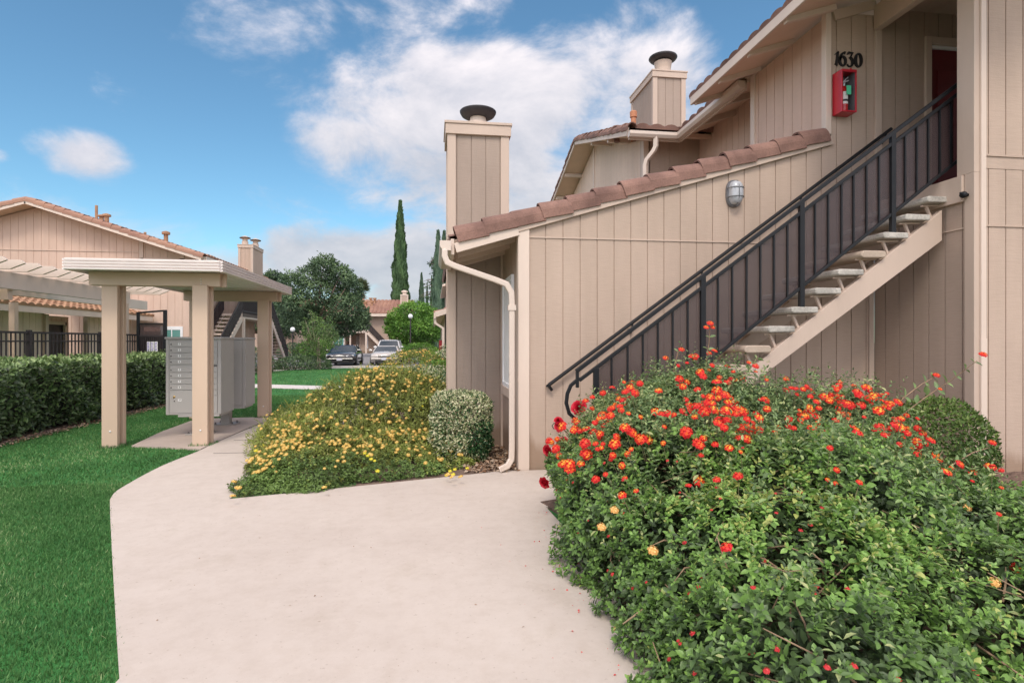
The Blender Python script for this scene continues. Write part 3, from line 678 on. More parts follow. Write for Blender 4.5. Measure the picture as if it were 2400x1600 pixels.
# gutter along the low eave
def gutter_profile(): return [(0, 0), (-.09, 0), (-.125, .05), (-.125, .11), (-.115, .11), (-.115, .055), (-.085, .012), (0, .012)]
def gutter_y(name, u, y0, y1, z, parent, sgn=1):
    w = MB(); w.prism([(u+a*sgn, y0, z+b) for a, b in gutter_profile()], (0, y1-y0, 0))
    w.prism([(u, y0-.004, z), (u-.09*sgn, y0-.004, z), (u-.125*sgn, y0-.004, z+.05), (u-.125*sgn, y0-.004, z+.11), (u, y0-.004, z+.11)], (0, .006, 0))
    return w.build(name, M['gutter'], parent)
gutter_y('gutter', .20, V1-.06, V1+1.62, zr(.2)-.16, AB)
# downspout: from the gutter end, across to the corner and down
w = MB(); zg = zr(.2)-.17; yy = V1-.07
w.rtube([(.13, yy, zg+.02), (.13, yy, zg-.06), (.16, yy, zg-.13), (.25, yy, zg-.17), (.70, yy, zg-.315), (.83, yy, zg-.365), (.885, yy, zg-.46), (.89, yy, zg-.6), (.89, yy, .30), (.885, yy, .16), (.84, yy-.02, .09), (.74, yy-.06, .055)], .052, .066, (0, 1, 0))
w.build('downspout', M['gutter'], AB, bevel=.012)
w = MB(); w.box(.845, yy-.036, zg-.66, .935, yy+.036, zg-.60); w.build('downspout_bracket', M['gutter'], AB)
# alcove: return wall with narrow window, chimney chase
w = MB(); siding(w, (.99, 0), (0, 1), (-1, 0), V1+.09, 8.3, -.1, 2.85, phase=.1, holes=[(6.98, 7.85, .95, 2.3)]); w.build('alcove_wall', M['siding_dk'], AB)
WN = MB(); WN.box(.97, 6.98, .95, 1.0, 7.85, 2.3); wf = WN.build('window', M['blind'], AB)
w = MB()
for b in ((6.95, .92, 7.0, 2.33), (7.83, .92, 7.88, 2.33)): w.box(.955, b[0], b[1], 1.0, b[2], b[3])
w.box(.955, 7.0, .90, 1.0, 7.83, .95); w.box(.955, 7.0, 2.28, 1.0, 7.83, 2.33); w.build('frame', M['winwhite'], wf)
w = MB(); w.box(.945, 6.88, .78, .99, 7.95, .90); w.build('sill', M['trim2'], wf, bevel=.004)
def chimney(parent, x0, x1, y0, y1, z0, z1, mats, capr=.22, part='chimney', phase=0, capz=.0, slope=None):
    w = MB(); siding(w, (0, y0), (1, 0), (0, -1), x0+.10, x1-.10, z0, z1-.16, phase=x0+.115+phase, pitch=.205, back=.05)
    ch = w.build(part, M[mats[0]], parent)
    w = MB(); siding(w, (x0, 0), (0, 1), (-1, 0), y0+.08, y1-.08, z0, z1-.16, back=.05); w.build('side_boards', M[mats[0]], ch)
    w = MB(); siding(w, (x1, 0), (0, 1), (1, 0), y0+.08, y1-.08, z0, z1-.16, back=.05); w.box(x0+.03, y1-.04, z0, x1-.03, y1, z1-.1); w.build('side_boards', M[mats[0]], ch)
    for bb in ((x0-.02, y0-.02, x0+.10, y0+.08), (x1-.10, y0-.02, x1+.02, y0+.08), (x0-.02, y1-.08, x0+.03, y1+.02), (x1-.03, y1-.08, x1+.02, y1+.02)):
        w = MB(); w.box(bb[0], bb[1], z0, bb[2], bb[3], z1-.15); w.build('corner_trim', M[mats[1]], ch, bevel=.004)
    w = MB(); w.box(x0-.045, y0-.045, z1-.17, x1+.045, y1+.045, z1-.025); w.build('crown_board', M[mats[1]], ch, bevel=.004)
    w = MB(); w.box(x0-.06, y0-.06, z1-.025, x1+.06, y1+.06, z1+.012); w.build('crown_flashing', M[mats[2]], ch, bevel=.004)
    return ch
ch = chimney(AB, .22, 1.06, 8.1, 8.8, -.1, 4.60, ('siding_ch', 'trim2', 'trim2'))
cx, cy = .66, 8.42
w = MB(); w.lathe([(.17, 0), (.17, .05), (.145, .055), (.14, .13), (.125, .135), (.115, .20)], (cx, cy, 4.61), 28); w.build('flue_collar', M['trim'], ch, smooth=False)
w = MB(); w.lathe([(.11, .0), (.19, .010), (.245, .040), (.268, .080), (.270, .094), (.26, .098), (.10, .12), (.01, .125)], (cx, cy, 4.80), 36); w.build('flue_cap', M['flue'], ch, smooth=True)

# ---- upper storey
w = MB()
siding(w, (4.92, 0), (0, 1), (-1, 0), V1+.02, 8.2, 3.9, 5.60, phase=.05, back=.1)
w.build('upper_side_wall', M['siding_pale'], AB)  # paler siding colour makes up for light the overhang blocks
w = MB(); w.box(4.85, V1-.016, zr(4.9)-.02, 4.925, V1+.07, 5.62); w.build('corner_board', M['trim'], AB, bevel=.004)
w = MB(); w.box(4.895, 8.16, 3.8, 4.99, 8.27, 5.62); w.build('corner_board', M['trim'], AB, bevel=.004)
w = MB(); siding(w, (0, 8.26), (1, 0), (0, 1), 4.99, 5.6, 3.5, 5.6, back=.05); w.build('upper_return_wall', M['siding_dk'], AB)
def roofslab(name, x0, z0, x1, z1, y0, y1, th=.09, m='soffit'):
    w = MB(); w.prism([(x0, y0, z0), (x1, y0, z1), (x1, y0, z1-th), (x0, y0, z0-th)], (0, y1-y0, 0)); return w.build(name, M[m], AB)
ZE = 5.47; SL = .33; UE = 4.25
roofslab('upper_roof_deck', UE, ZE+.06, 9.6, ZE+.06+(9.6-UE)*SL, 3.9, 8.9)
w = MB(); w.box(UE-.035, 3.88, ZE-.065, UE, 8.92, ZE+.10); w.build('eave_fascia', M['trim'], AB, bevel=.004)
w = MB(); w.bar((UE, 8.93, ZE+.03), (9.6, 8.93, ZE+.03+(9.6-UE)*SL), .035, .15); w.build('rake_board', M['trim'], AB)
mb = MB(); tile_roof(mb, (UE-.035, 3.85, ZE+.062), (0, 1, 0), (1, 0, SL), 5.1, 5.8, pitch=.25, amp=.03, sub=6); mb.build('upper_roof_tiles', M['tile'], AB)
for y in (4.1, 4.9, 5.7, 6.43, 7.25, 8.05, 8.83):
    w = MB(); w.bar((UE+.0, y, ZE-.035), (4.92 if y > 6.4 else 5.5, y, ZE-.035+((4.92 if y > 6.4 else 5.5)-UE)*SL), .07, .115); w.build('rafter', M['trim'], AB, bevel=.003)
w = MB(); w.bar((4.955, V1-.02, 5.56), (5.53, V1-.02, 5.56+.575*SL), .03, .12); w.build('frieze_board', M['trim2'], AB)
w = MB(); w.box(5.50, 5.33, 5.42, 5.60, V1-.03, 5.72); w.build('header_beam', M['trim2'], AB, bevel=.004)
w = MB(); w.box(5.6, 5.16, 5.72, 9.3, V1, 5.76); w.build('landing_ceiling', M['siding_dk'], AB)
# second section, set back
w = MB(); siding(w, (5.5, 0), (0, 1), (-1, 0), 8.2, 11.2, 3.5, 5.75, back=.1); w.build('upper_side_wall', M['siding_pale'], AB)
w = MB(); siding(w, (0, 11.2), (1, 0), (0, -1), 4.3, 5.5, 3.2, 5.75, phase=.1, g=.004, back=.1); w.build('recess_wall', M['siding_dk'], AB)
w = MB(); siding(w, (4.3, 0), (0, 1), (-1, 0), 11.2, 18.5, 3.2, lambda s: 5.62+min(s-11.2, 18.5-s)*.31, phase=.05, breaks=[14.85], back=.1); w.build('gable_wall', M['siding_lifted'], AB)
w = MB(); w.box(4.27, 11.17, 3.2, 4.38, 11.3, 5.66); w.build('corner_board', M['trim'], AB)
w = MB(); w.box(4.275, 14.8, 3.2, 4.3, 14.92, 6.7); w.build('batten', M['trim'], AB)
w = MB(); w.box(4.27, 11.3, 3.2, 4.31, 11.36, 5.66); w.build('corner_board', M['trim2'], AB)
roofslab('valley_roof_deck', 4.83, 5.62, 9.6, 5.62+4.77*SL, 8.3, 10.7)
mb = MB(); tile_roof(mb, (4.80, 8.95, 5.64), (0, 1, 0), (1, 0, SL), 2.2, 5.0, pitch=.29, amp=.05); mb.build('valley_roof_tiles', M['tile'], AB)
gutter_y('gutter', 4.83, 8.3, 10.66, 5.46, AB)
w = MB(); w.box(4.83, 8.3, 5.43, 4.86, 10.66, 5.60); w.build('eave_fascia', M['trim2'], AB)
for y in (8.9, 9.8):
    w = MB(); w.bar((4.85, y, 5.5), (5.5, y, 5.5+.65*SL), .07, .12); w.build('rafter', M['trim2'], AB)
w = MB()
w.prism([(3.76, 10.66+a, 5.46+b) for a, b in gutter_profile()], (1.0, 0, 0)); w.prism([(3.755, 10.66, 5.46), (3.755, 10.57, 5.46), (3.755, 10.535, 5.51), (3.755, 10.535, 5.57), (3.755, 10.66, 5.57)], (.006, 0, 0))
w.build('gutter', M['gutter'], AB)
w = MB(); w.box(3.78, 10.66, 5.43, 4.83, 10.70, 5.6); w.build('eave_fascia', M['trim2'], AB)
# gable roof with its ridge running right
zg1 = lambda y: 5.62+(min(y, 29.7-y)-10.68)*.30
for y0, y1 in ((10.68, 14.85), (14.85, 19.0)):
    w = MB(); w.prism([(3.78, y0, zg1(y0)), (3.78, y1, zg1(y1)), (3.78, y1, zg1(y1)-.08), (3.78, y0, zg1(y0)-.08)], (6, 0, 0)); w.build('gable_roof_deck', M['soffit'], AB)
    w = MB(); w.bar((3.765, y0, zg1(y0)-.03), (3.765, y1, zg1(y1)-.03), .035, .16); w.build('rake_board', M['trim'], AB)
w = MB(); rake_tiles(w, (3.74, 10.62, zg1(10.68)+.05), (3.74, 14.85, zg1(14.85)+.06), (-1, 0, 0), 13, drop=.10); w.build('rake_tiles', M['tile'], AB)
w = MB(); rake_tiles(w, (3.74, 19.1, zg1(19.0)+.02), (3.74, 14.85, zg1(14.85)+.06), (-1, 0, 0), 13, drop=.10); w.build('rake_tiles', M['tile'], AB)
mb = MB(); tile_roof(mb, (3.9, 10.62, 5.66), (1, 0, 0), (0, 1, .30), 5.8, 4.35, pitch=.29, amp=.05); mb.build('gable_roof_tiles', M['tile'], AB)
mb = MB(); tile_roof(mb, (9.7, 19.05, 5.66), (-1, 0, 0), (0, -1, .30), 5.8, 4.35, pitch=.29, amp=.05); mb.build('gable_roof_tiles', M['tile'], AB)
for y in (12.1, 13.4, 16.2, 17.4, 18.4):
    w = MB(); w.bar((3.8, y, zg1(y)-.13), (4.3, y, zg1(y)-.13), .08, .1); w.build('lookout_block', M['trim'], AB)
w = MB(); w.rtube([(4.10, 10.62, 5.48), (4.10, 10.62, 5.33), (4.07, 10.66, 5.24), (3.93, 11.0, 5.06), (3.93, 11.1, 4.95), (3.95, 11.12, 3.4)], .07, .075, (.9, .4, 0))
ds = MB(); ds.rtube([(4.30, 10.60, 5.48), (4.30, 10.60, 5.30), (4.27, 10.62, 5.22), (4.16, 10.72, 5.06), (4.14, 10.74, 4.96), (4.14, 10.76, 3.4)], .075, .08, (.75, .66, 0)); ds.build('downspout', M['gutter'], AB, bevel=.01)
# vents and the second chimney
w = MB(); w.lathe([(.055, 0), (.055, .52), (.075, .52), (.078, .64), (.05, .66)], (4.32, 11.9, 5.85), 16); w.build('pipe_vent', M['orangepipe'], AB)
w = MB(); w.lathe([(.06, 0), (.06, .2), (.10, .22), (.12, .30), (.10, .34), (.02, .36)], (3.98, 12.0, 5.85), 16); w.build('roof_vent', M['tile'], AB)
ch2 = chimney(AB, 5.58, 6.42, 13.9, 15.5, 5.9, 8.42, ('siding_ch', 'trim2', 'trim2'))
w = MB(); w.lathe([(.24, 0), (.24, .08), (.20, .09), (.20, .22), (.23, .40)], (6.0, 14.3, 8.43), 24); w.build('flue_collar', M['trim2'], ch2)
w = MB(); w.lathe([(.22, .0), (.34, .05), (.37, .09), (.36, .11), (.2, .15), (.02, .17)], (6.0, 14.3, 8.86), 28); w.build('flue_cap', M['flue'], ch2, smooth=True)
# body behind, so the block has depth
w = MB(); w.box(1.1, 8.9, 0, 1.2, 18.5, 3.1); w.box(1.2, 18.4, 0, 9, 18.5, 5.6); w.build('rear_wall', M['siding_dk'], AB)
# landing, beam, door
w = MB(); w.box(5.53, 5.29, 3.06, 9.2, V1, 3.24); w.build('landing_deck', M['tread'], AB)
w = MB(); w.box(5.475, 5.245, 2.96, 5.528, V1-.04, 3.235); w.build('landing_beam', M['trim2'], AB, bevel=.006)
w = MB(); w.box(6.32, V1+.03, 3.26, 7.25, V1+.07, 5.27); dr = w.build('door', M['doorred'], AB)
w = MB()
for (a, b, c, d) in ((6.45, 6.75, 3.5, 4.1), (6.85, 7.12, 3.5, 4.1), (6.45, 6.75, 4.3, 5.0), (6.85, 7.12, 4.3, 5.0)): w.box(a, V1+.018, c, b, V1+.03, d)
w.build('raised_panel', M['doorred'], dr, bevel=.008)
w = MB(); w.box(6.24, V1-.03, 3.25, 6.325, V1+.06, 5.40); w.box(6.325, V1-.03, 5.31, 7.4, V1+.06, 5.40); w.build('door_frame', M['trim2'], AB, bevel=.004)
w = MB(); w.box(6.325, V1+.0, 5.265, 7.3, V1+.025, 5.305); w.build('weather_strip', M['winwhite'], AB)
# house number in cast old-style numerals
def ribbon(mb, pts, ws, y, th=.02):
    n = len(pts); Lf = []; Rt = []
    for i in range(n):
        a = Vector(pts[max(i-1, 0)]); b = Vector(pts[min(i+1, n-1)]); d = (b-a).normalized(); nn = Vector((-d.y, d.x)); p = Vector(pts[i])
        Lf.append(p+nn*ws[i]/2); Rt.append(p-nn*ws[i]/2)
    for i in range(n-1):
        mb.prism([(Lf[i].x, y, Lf[i].y), (Lf[i+1].x, y, Lf[i+1].y), (Rt[i+1].x, y, Rt[i+1].y), (Rt[i].x, y, Rt[i].y)], (0, -th, 0))
def arc(cx, cy, rx, ry, a0, a1, n=14): return [(cx+rx*math.cos(R(a0+(a1-a0)*i/n)), cy+ry*math.sin(R(a0+(a1-a0)*i/n))) for i in range(n+1)]
u0, zt = PV(1953, 124, V1); u1, zb = PV(2014, 158, V1); H = .165
nx = u0+.005; nz_ = zt-.155
def numeral(kind, x, z):
    mb = MB(); Wd = .095
    T = lambda pts: [(x+a*Wd, z+b*H) for a, b in pts]
    if kind == '1':
        ribbon(mb, T([(.25, 0), (.30, .05), (.42, .5), (.52, .95), (.62, 1.0)]), [.045, .03, .026, .026, .008], V1)
        ribbon(mb, T([(.12, .80), (.38, .90), (.56, 1.0)]), [.008, .014, .02], V1)
    if kind == '6':
        p = T(arc(.5, .32, .42, .34, 0, 360, 24)); ribbon(mb, p, [.018+.014*abs(math.cos(R(15*i))) for i in range(25)], V1)
        ribbon(mb, T([(.10, .38), (.16, .62), (.40, .86), (.72, .98), (.9, .94)]), [.03, .03, .026, .024, .03], V1)
    if kind == '3':
        ribbon(mb, T([(.12, .86), (.22, .99), (.85, .99), (.45, .60)]), [.02, .026, .024, .012], V1)
        p = T(arc(.42, .28, .42, .34, 100, -150, 16)); ribbon(mb, p, [.012+.022*math.sin(math.pi*min(1, i/12)) for i in range(17)], V1)
    if kind == '0':
        p = T(arc(.5, .47, .42, .50, 0, 360, 26)); ribbon(mb, p, [.012+.024*abs(math.cos(R(13.85*i))) for i in range(27)], V1)
    return mb.build('house_number', M['numblack'], AB)
for i, c in enumerate('1630'): numeral(c, nx+(0, .068, .172, .285)[i], nz_+(.0, -.0, -.0, -.0)[i])

# ---- things fixed to the wall
def wall_xy(px, py, v): return PV(px, py, v)
# extinguisher cabinet: left edge at the corner board
CZ0, CZ1 = 4.31, 4.83; cu0, cu1, cv0, cv1 = 4.945, 5.15, 6.33, V1-.004
cab = thing('extinguisher_cabinet', 'red enamel open-fronted cabinet on the wall below the black 1630 numerals', 'cabinet', (cu0+.12, cv1, CZ0), 'wall extinguisher cabinets')
w = MB(); t = .018
w.box(cu0, cv0, CZ0, cu0+t, cv1, CZ1); w.box(cu1-t, cv0, CZ0, cu1, cv1, CZ1); w.box(cu0+t, cv0, CZ0, cu1-t, cv1, CZ0+t); w.box(cu0+t, cv0, CZ1-t, cu1-t, cv1, CZ1)
w.build('case', M['red'], cab, bevel=.003)
w = MB(); w.box(cu0+t, cv1-.01, CZ0+t, cu1-t, cv1-.004, CZ1-t); w.box(cu1-t-.003, cv0+.012, CZ0+t, cu1-t-.001, cv1-.01, CZ1-t); w.build('inner_back', M['lampgrey'], cab)
w = MB(); w.box(cu0+.004, cv0-.006, CZ1-.035, cu1-.004, cv0, CZ1-.002); w.box(cu0+.10, cv0-.014, CZ1-.03, cu0+.125, cv0-.006, CZ1+.006); w.build('top_lip', M['red'], cab, bevel=.002)
ext = thing('fire_extinguisher', 'small red fire extinguisher with green tag inside the red cabinet by the stairs', 'extinguisher', (cu0+.10, 6.415, CZ0+t))
ex, ey, ez = cu0+.095, 6.42, CZ0+t
w = MB(); w.lathe([(.045, 0), (.048, .01), (.048, .27), (.035, .31), (.018, .33)], (ex, ey, ez), 20); w.build('cylinder', M['redext'], ext, smooth=True)
w = MB(); w.lathe([(.0487, .10), (.0487, .25)], (ex, ey, ez), 20); w.build('label_band', M['whitepl'], ext)
w = MB(); w.lathe([(.0492, .13), (.0492, .155)], (ex, ey, ez), 20); w.build('label_stripe', M['numblack'], ext)
w = MB(); w.lathe([(.018, .33), (.02, .36), (.012, .375)], (ex, ey, ez), 12); w.bar((ex-.03, ey, ez+.365), (ex+.06, ey-.01, ez+.40), .014, .012); w.bar((ex-.01, ey, ez+.38), (ex+.05, ey-.01, ez+.44), .014, .008); w.build('valve_handle', M['chrome'], ext)
w = MB(); w.box(ex-.01, ey-.066, ez+.205, ex+.052, ey-.062, ez+.315); w.build('inspection_tag', M['green_tag'], ext)
# bulkhead lamp
lu, lz = PV(1718, 455, V1)
wl = thing('wall_lamp', 'oval grey caged bulkhead lamp on the tan wall above the stairs', 'lamp', (lu, V1, lz))
def oval(n, a, b, e=2.6):
    return [(math.copysign(abs(math.cos(t))**(2/e), math.cos(t))*a, math.copysign(abs(math.sin(t))**(2/e), math.sin(t))*b) for t in [2*math.pi*i/n for i in range(n)]]
def ovaldome(rings, name, m, smooth=True):
    mb = MB(); n = 28
    for a, b, y in rings: mb.v += [(lu+x, V1-y, lz+z) for x, z in oval(n, a, b)]
    for i in range(len(rings)-1):
        for k in range(n): mb.f.append((i*n+k, i*n+(k+1) % n, (i+1)*n+(k+1) % n, (i+1)*n+k))
    mb.f.append(tuple(range((len(rings)-1)*n, len(rings)*n))); return mb.build(name, m, wl, smooth=smooth)
ovaldome([(.10, .165, 0), (.10, .165, .03), (.09, .155, .045)], 'backplate', M['lampgrey'], False)
ovaldome([(.082, .145, .045), (.08, .142, .09), (.066, .12, .125), (.035, .07, .142)], 'diffuser', M['lampglass'])
w = MB()
w.tube([(lu, V1-.04, lz-.155), (lu, V1-.11, lz-.135), (lu, V1-.15, lz-.05), (lu, V1-.152, lz+.05), (lu, V1-.11, lz+.135), (lu, V1-.04, lz+.155)], .005, 6)
for dz in (-.055, .055): w.tube([(lu-.098, V1-.04, lz+dz), (lu-.088, V1-.10, lz+dz), (lu-.05, V1-.145, lz+dz), (lu+.05, V1-.145, lz+dz), (lu+.088, V1-.10, lz+dz), (lu+.098, V1-.04, lz+dz)], .005, 6)
w.build('wire_cage', M['lampgrey'], wl, smooth=True)
hk = MB(); hu, hz = PV(1296, 1000, V1-.03)
hk.tube([(hu+.10, V1, hz-.02), (hu+.05, V1-.05, hz-.02), (hu-.0, V1-.07, hz-.015), (hu-.02, V1-.07, hz+.02), (hu+.005, V1-.07, hz+.05), (hu+.03, V1-.07, hz+.03)], .005, 6)
tag(hk.build('wall_hook', M['black'], smooth=True), 'thin curled metal hook low on the tan wall beside the red roses', 'hook')
ku, kz = 5.50, 0
kb = MB(); kv, kz = PU(2268, 457, 5.50); kb.lathe([(.016, 0), (.016, .02), (.03, .03), (.036, .05), (.03, .07), (.01, .075)], (5.50, kv, kz), 14, 'x')
kb.v = [(5.50-(x-5.50), y, z) for x, y, z in kb.v]
kb.tube([(5.46, kv, kz), (5.40, kv-.01, kz+.015)], .01, 6)
kb.build('knob', M['black'], AB, smooth=True)

# ============================================================ STAIRS
ST = thing('staircase', 'open outside staircase of concrete treads climbing right along the tan wall', 'stairs', (1.6, 5.95, 0))
VS0, VS1 = 5.42, 6.40
N_T = 15; ru, rz_ = .2625, .2
tan_t = {3, 8, 9, 11, 13}
for k in range(N_T):
    u1 = 5.545-k*ru; z = 3.06-k*rz_; w = MB(); c = .02
    if k in tan_t: w.prism([(u1-.30, VS0, z-.045), (u1-.285, VS0, z-.012), (u1-.255, VS0, z), (u1-.02, VS0, z), (u1, VS0, z-.02), (u1, VS0, z-.055), (u1-.02, VS0, z-.075), (u1-.26, VS0, z-.08), (u1-.29, VS0, z-.068)], (0, VS1-VS0, 0))
    else: w.prism([(u1-.30, VS0, z-.02), (u1-.285, VS0, z), (u1, VS0, z), (u1, VS0, z-.062), (u1-.285, VS0, z-.068), (u1-.30, VS0, z-.05)], (0, VS1-VS0, 0))
    w.build('tread', M['tread_tan'] if k in tan_t else M['tread'], ST, bevel=.012)
    for v in (VS0+.11, VS1-.12):
        w = MB(); w.bar((u1-.04, v, z-.075), (u1-.27, v, z-.085), .03, .016); w.bar((u1-.22, v, z-.075), (u1-.15, v, z-.235), .026, .024); w.build('tread_bracket', M['trim2'], ST)
sl = rz_/ru
def strz(u): return 3.06-.135+(u-5.50)*sl
for v, m in ((VS0+.05, 'trim2'), (VS1-.10, 'trim2')):
    w = MB(); uA = 1.65; w.prism([(uA, v, max(-.05, strz(uA)-.36)), (5.47, v, strz(5.5)-.33), (5.47, v, strz(5.5)+.0), (uA, v, strz(uA))], (0, .075, 0)); w.build('stringer', M[m], ST, bevel=.005)

RL = thing('stair_railing', 'black iron stair railing with mesh screen and curled lower end', 'railing', (1.6, 5.46, 0))
VR = 5.45
def c7(x, y): return (1250+.4889*x, 250+.4889*y)
def PR(x, y): u, z = PV(*c7(x, y), VR); return (u, VR, z)
a0 = PR(205, 1268); b0 = PR(1722, 128); 
d_ = Vector(b0)-Vector(a0); k_ = d_.z/d_.x
hi = lambda u: a0[2]+(u-a0[0])*k_
c_ = PR(285, 1262); b1 = PR(1722, 176); k2 = (b1[2]-c_[2])/(b1[0]-c_[0])
mid = lambda u: c_[2]+(u-c_[0])*k2
e0 = PR(870, 1200); e1 = PR(1740, 497); k3 = (e1[2]-e0[2])/(e1[0]-e0[0])
low = lambda u: e0[2]+(u-e0[0])*k3
UEND = 5.72
w = MB(); w.bar((a0[0], VR, hi(a0[0])), (UEND, VR, hi(UEND)), .042, .04); w.bar((a0[0]+.012, VR, hi(a0[0])), (a0[0]+.012, VR, hi(a0[0])-.16), .035, .03); w.build('top_rail', M['black'], RL, bevel=.006)
w = MB(); w.bar((a0[0]+.03, VR, mid(a0[0]+.03)), (UEND, VR, mid(UEND)), .036, .034); w.build('middle_rail', M['black'], RL, bevel=.005)
ub = 1.60
w = MB(); w.bar((ub, VR, low(ub)), (UEND, VR, low(UEND)), .03, .03); w.build('bottom_rail', M['black'], RL, bevel=.004)
pts = [(a0[0]+.05, VR, mid(a0[0]+.05)), PR(215, 1305), PR(180, 1335), PR(163, 1375), PR(158, 1420), PR(172, 1470), PR(205, 1500), PR(240, 1500)]
w = MB(); w.rtube(pts, .034, .034, (0, 1, 0)); w.build('curled_end', M['black'], RL, bevel=.006)
for x in (300, 812, 1285, 1722):
    u = PR(x, 700 if x > 700 else 1200)[0]
    zt_ = hi(u) if x > 700 else mid(u)
    tops = [3.06-k*rz_ for k in range(N_T) if 5.545-k*ru-.30 <= u <= 5.545-k*ru+.02]
    zb_ = max(tops)-.02 if tops else 0
    if x == 300: zb_ = .0
    w = MB(); w.box(u-.026, VR-.022, zb_, u+.026, VR+.022, zt_); w.build('rail_post', M['black'], RL, bevel=.003)
us = [PR(x, 800)[0] for x in (375, 452, 525, 597, 668, 740, 885, 953, 1022, 1088, 1153, 1218, 1350, 1413, 1477, 1535, 1597, 1657, 1782, 1838, 1893, 1948, 2003, 2056)]
for u in us:
    w = MB(); w.box(u-.0085, VR-.0085, max(low(u), .0)+.014, u+.0085, VR+.0085, mid(u)-.014); w.build('baluster', M['black'], RL)
w = MB(); uu = PR(300, 1200)[0]
w.prism([(uu, VR+.012, max(.05, low(uu))), (5.5+.1, VR+.012, low(5.6)), (5.6, VR+.012, mid(5.6)), (uu, VR+.012, mid(uu))], (0, .004, 0)); w.build('mesh_screen', M['screen'], RL)

HR = thing('handrail', 'slim black round handrail bracketed to the tan wall behind the stair railing', 'handrail', (1.31, 6.42, .99))
VH = V1-.075
A = PV(1286, 902, VH); B = PV(2089, 302, VH)
w = MB(); w.tube([(A[0], VH, A[1]), (B[0], VH, B[1])], .021, 10); w.build('rail', M['black'], HR, smooth=False)
w = MB(); w.tube([(A[0]+.0, VH, A[1]+.01), (A[0]+.01, VH, A[1]-.02), (A[0]+.04, VH+.02, A[1]-.06)], .018, 8); w.tube([(A[0]-.02, VH, A[1]-.01), (A[0]+.0, VH+.07, A[1]-.01)], .014, 8); w.build('end_return', M['black'], HR)
for x in (475, 808, 1283, 1690):
    px, _ = c7(x, 0); u = PV(px, 500, VH)[0]; z = A[1]+(u-A[0])*(B[1]-A[1])/(B[0]-A[0])
    w = MB(); w.tube([(u, VH, z-.01), (u, VH, z-.06), (u-.01, VH+.03, z-.095), (u-.01, V1, z-.10)], .013, 8); w.lathe([(.032, 0), (.032, .012)], (u-.01, V1, z-.10), 14, 'y'); w.build('bracket', M['black'], HR)
# ============================================================ MAILBOX SHELTER
SH = thing('mailbox_shelter', 'tan four-post mailbox shelter with flat ribbed roof on the lawn', 'shelter', (-3.85, 10.2, 0))
PW = .205
for (x, y) in ((-4.60, 8.68), (-3.38, 8.60), (-3.38, 11.62), (-4.62, 11.62)):
    w = MB(); w.box(x, y, -.05, x+PW, y+.07, 2.30); w.box(x+.012, y+.07, -.05, x+PW-.075, y+.17, 2.30); w.box(x, y+.17, -.05, x+PW, y+.24, 2.30); p = w.build('post', M['shelter'], SH, bevel=.006)
    w = MB(); w.lathe([(.013, 0), (.013, .008), (.006, .012)], (x+PW*.55, y, .24), 10, 'y'); w.build('bolt', M['whitepl'], p)
    w = MB(); w.box(x-.002, y-.004, -.03, x+PW+.002, y+.243, .035); w.build('stained_foot', M['tread_tan'], p)
RX0, RX1, RY0, RY1 = -4.80, -2.87, 8.22, 12.06; ZB, ZT = 2.445, 2.60
w = MB(); w.box(RX0+.02, RY0+.02, ZB+.055, RX1-.02, RY1-.02, ZT-.03); w.build('roof_panel', M['shelterroof'], SH)
def ribbed(p0, p1, out, name):
    w = MB(); p0 = Vector(p0); p1 = Vector(p1); o = Vector(out)
    for i in range(4):
        za = ZB+i*.039; w.prism([p0+Vector((0,0,za))+o*(.0), p0+Vector((0,0,za))+o*.012, p0+Vector((0,0,za+.008))+o*.030, p0+Vector((0,0,za+.030))+o*.034, p0+Vector((0,0,za+.031))+o*.006, p0+Vector((0,0,za+.039))+o*.004, p0+Vector((0,0,za+.039))], p1-p0)
    w.build(name, M['shelterroof'], SH)
ribbed((RX0, RY0, 0), (RX1, RY0, 0), (0, -1, 0), 'fascia'); ribbed((RX1, RY0, 0), (RX1, RY1, 0), (1, 0, 0), 'fascia')
ribbed((RX1, RY1, 0), (RX0, RY1, 0), (0, 1, 0), 'fascia'); ribbed((RX0, RY1, 0), (RX0, RY0, 0), (-1, 0, 0), 'fascia')
w = MB()
for i in range(12):
    x = RX0+.03+i*(RX1-RX0-.06)/12; w.box(x, RY0+.03, ZB+.035, x+(RX1-RX0-.06)/12-.02, RY1-.03, ZB+.054)
w.build('soffit_panel', M['shelterroof'], SH)
for y in (8.63, 11.66):
    w = MB(); w.box(-4.74, y, 2.285, -3.02, y+.075, ZB+.03); w.box(-4.74, y+.10, 2.285, -2.98, y+.175, ZB+.03); w.build('beam', M['shelter'], SH, bevel=.006)
w = MB()
for dz in (.02, .055, .09): w.lathe([(.008, 0), (.008, .006), (.003, .009)], (-3.27, 8.63, 2.30+dz), 8, 'y')
w.build('beam_bolts', M['whitepl'], SH)

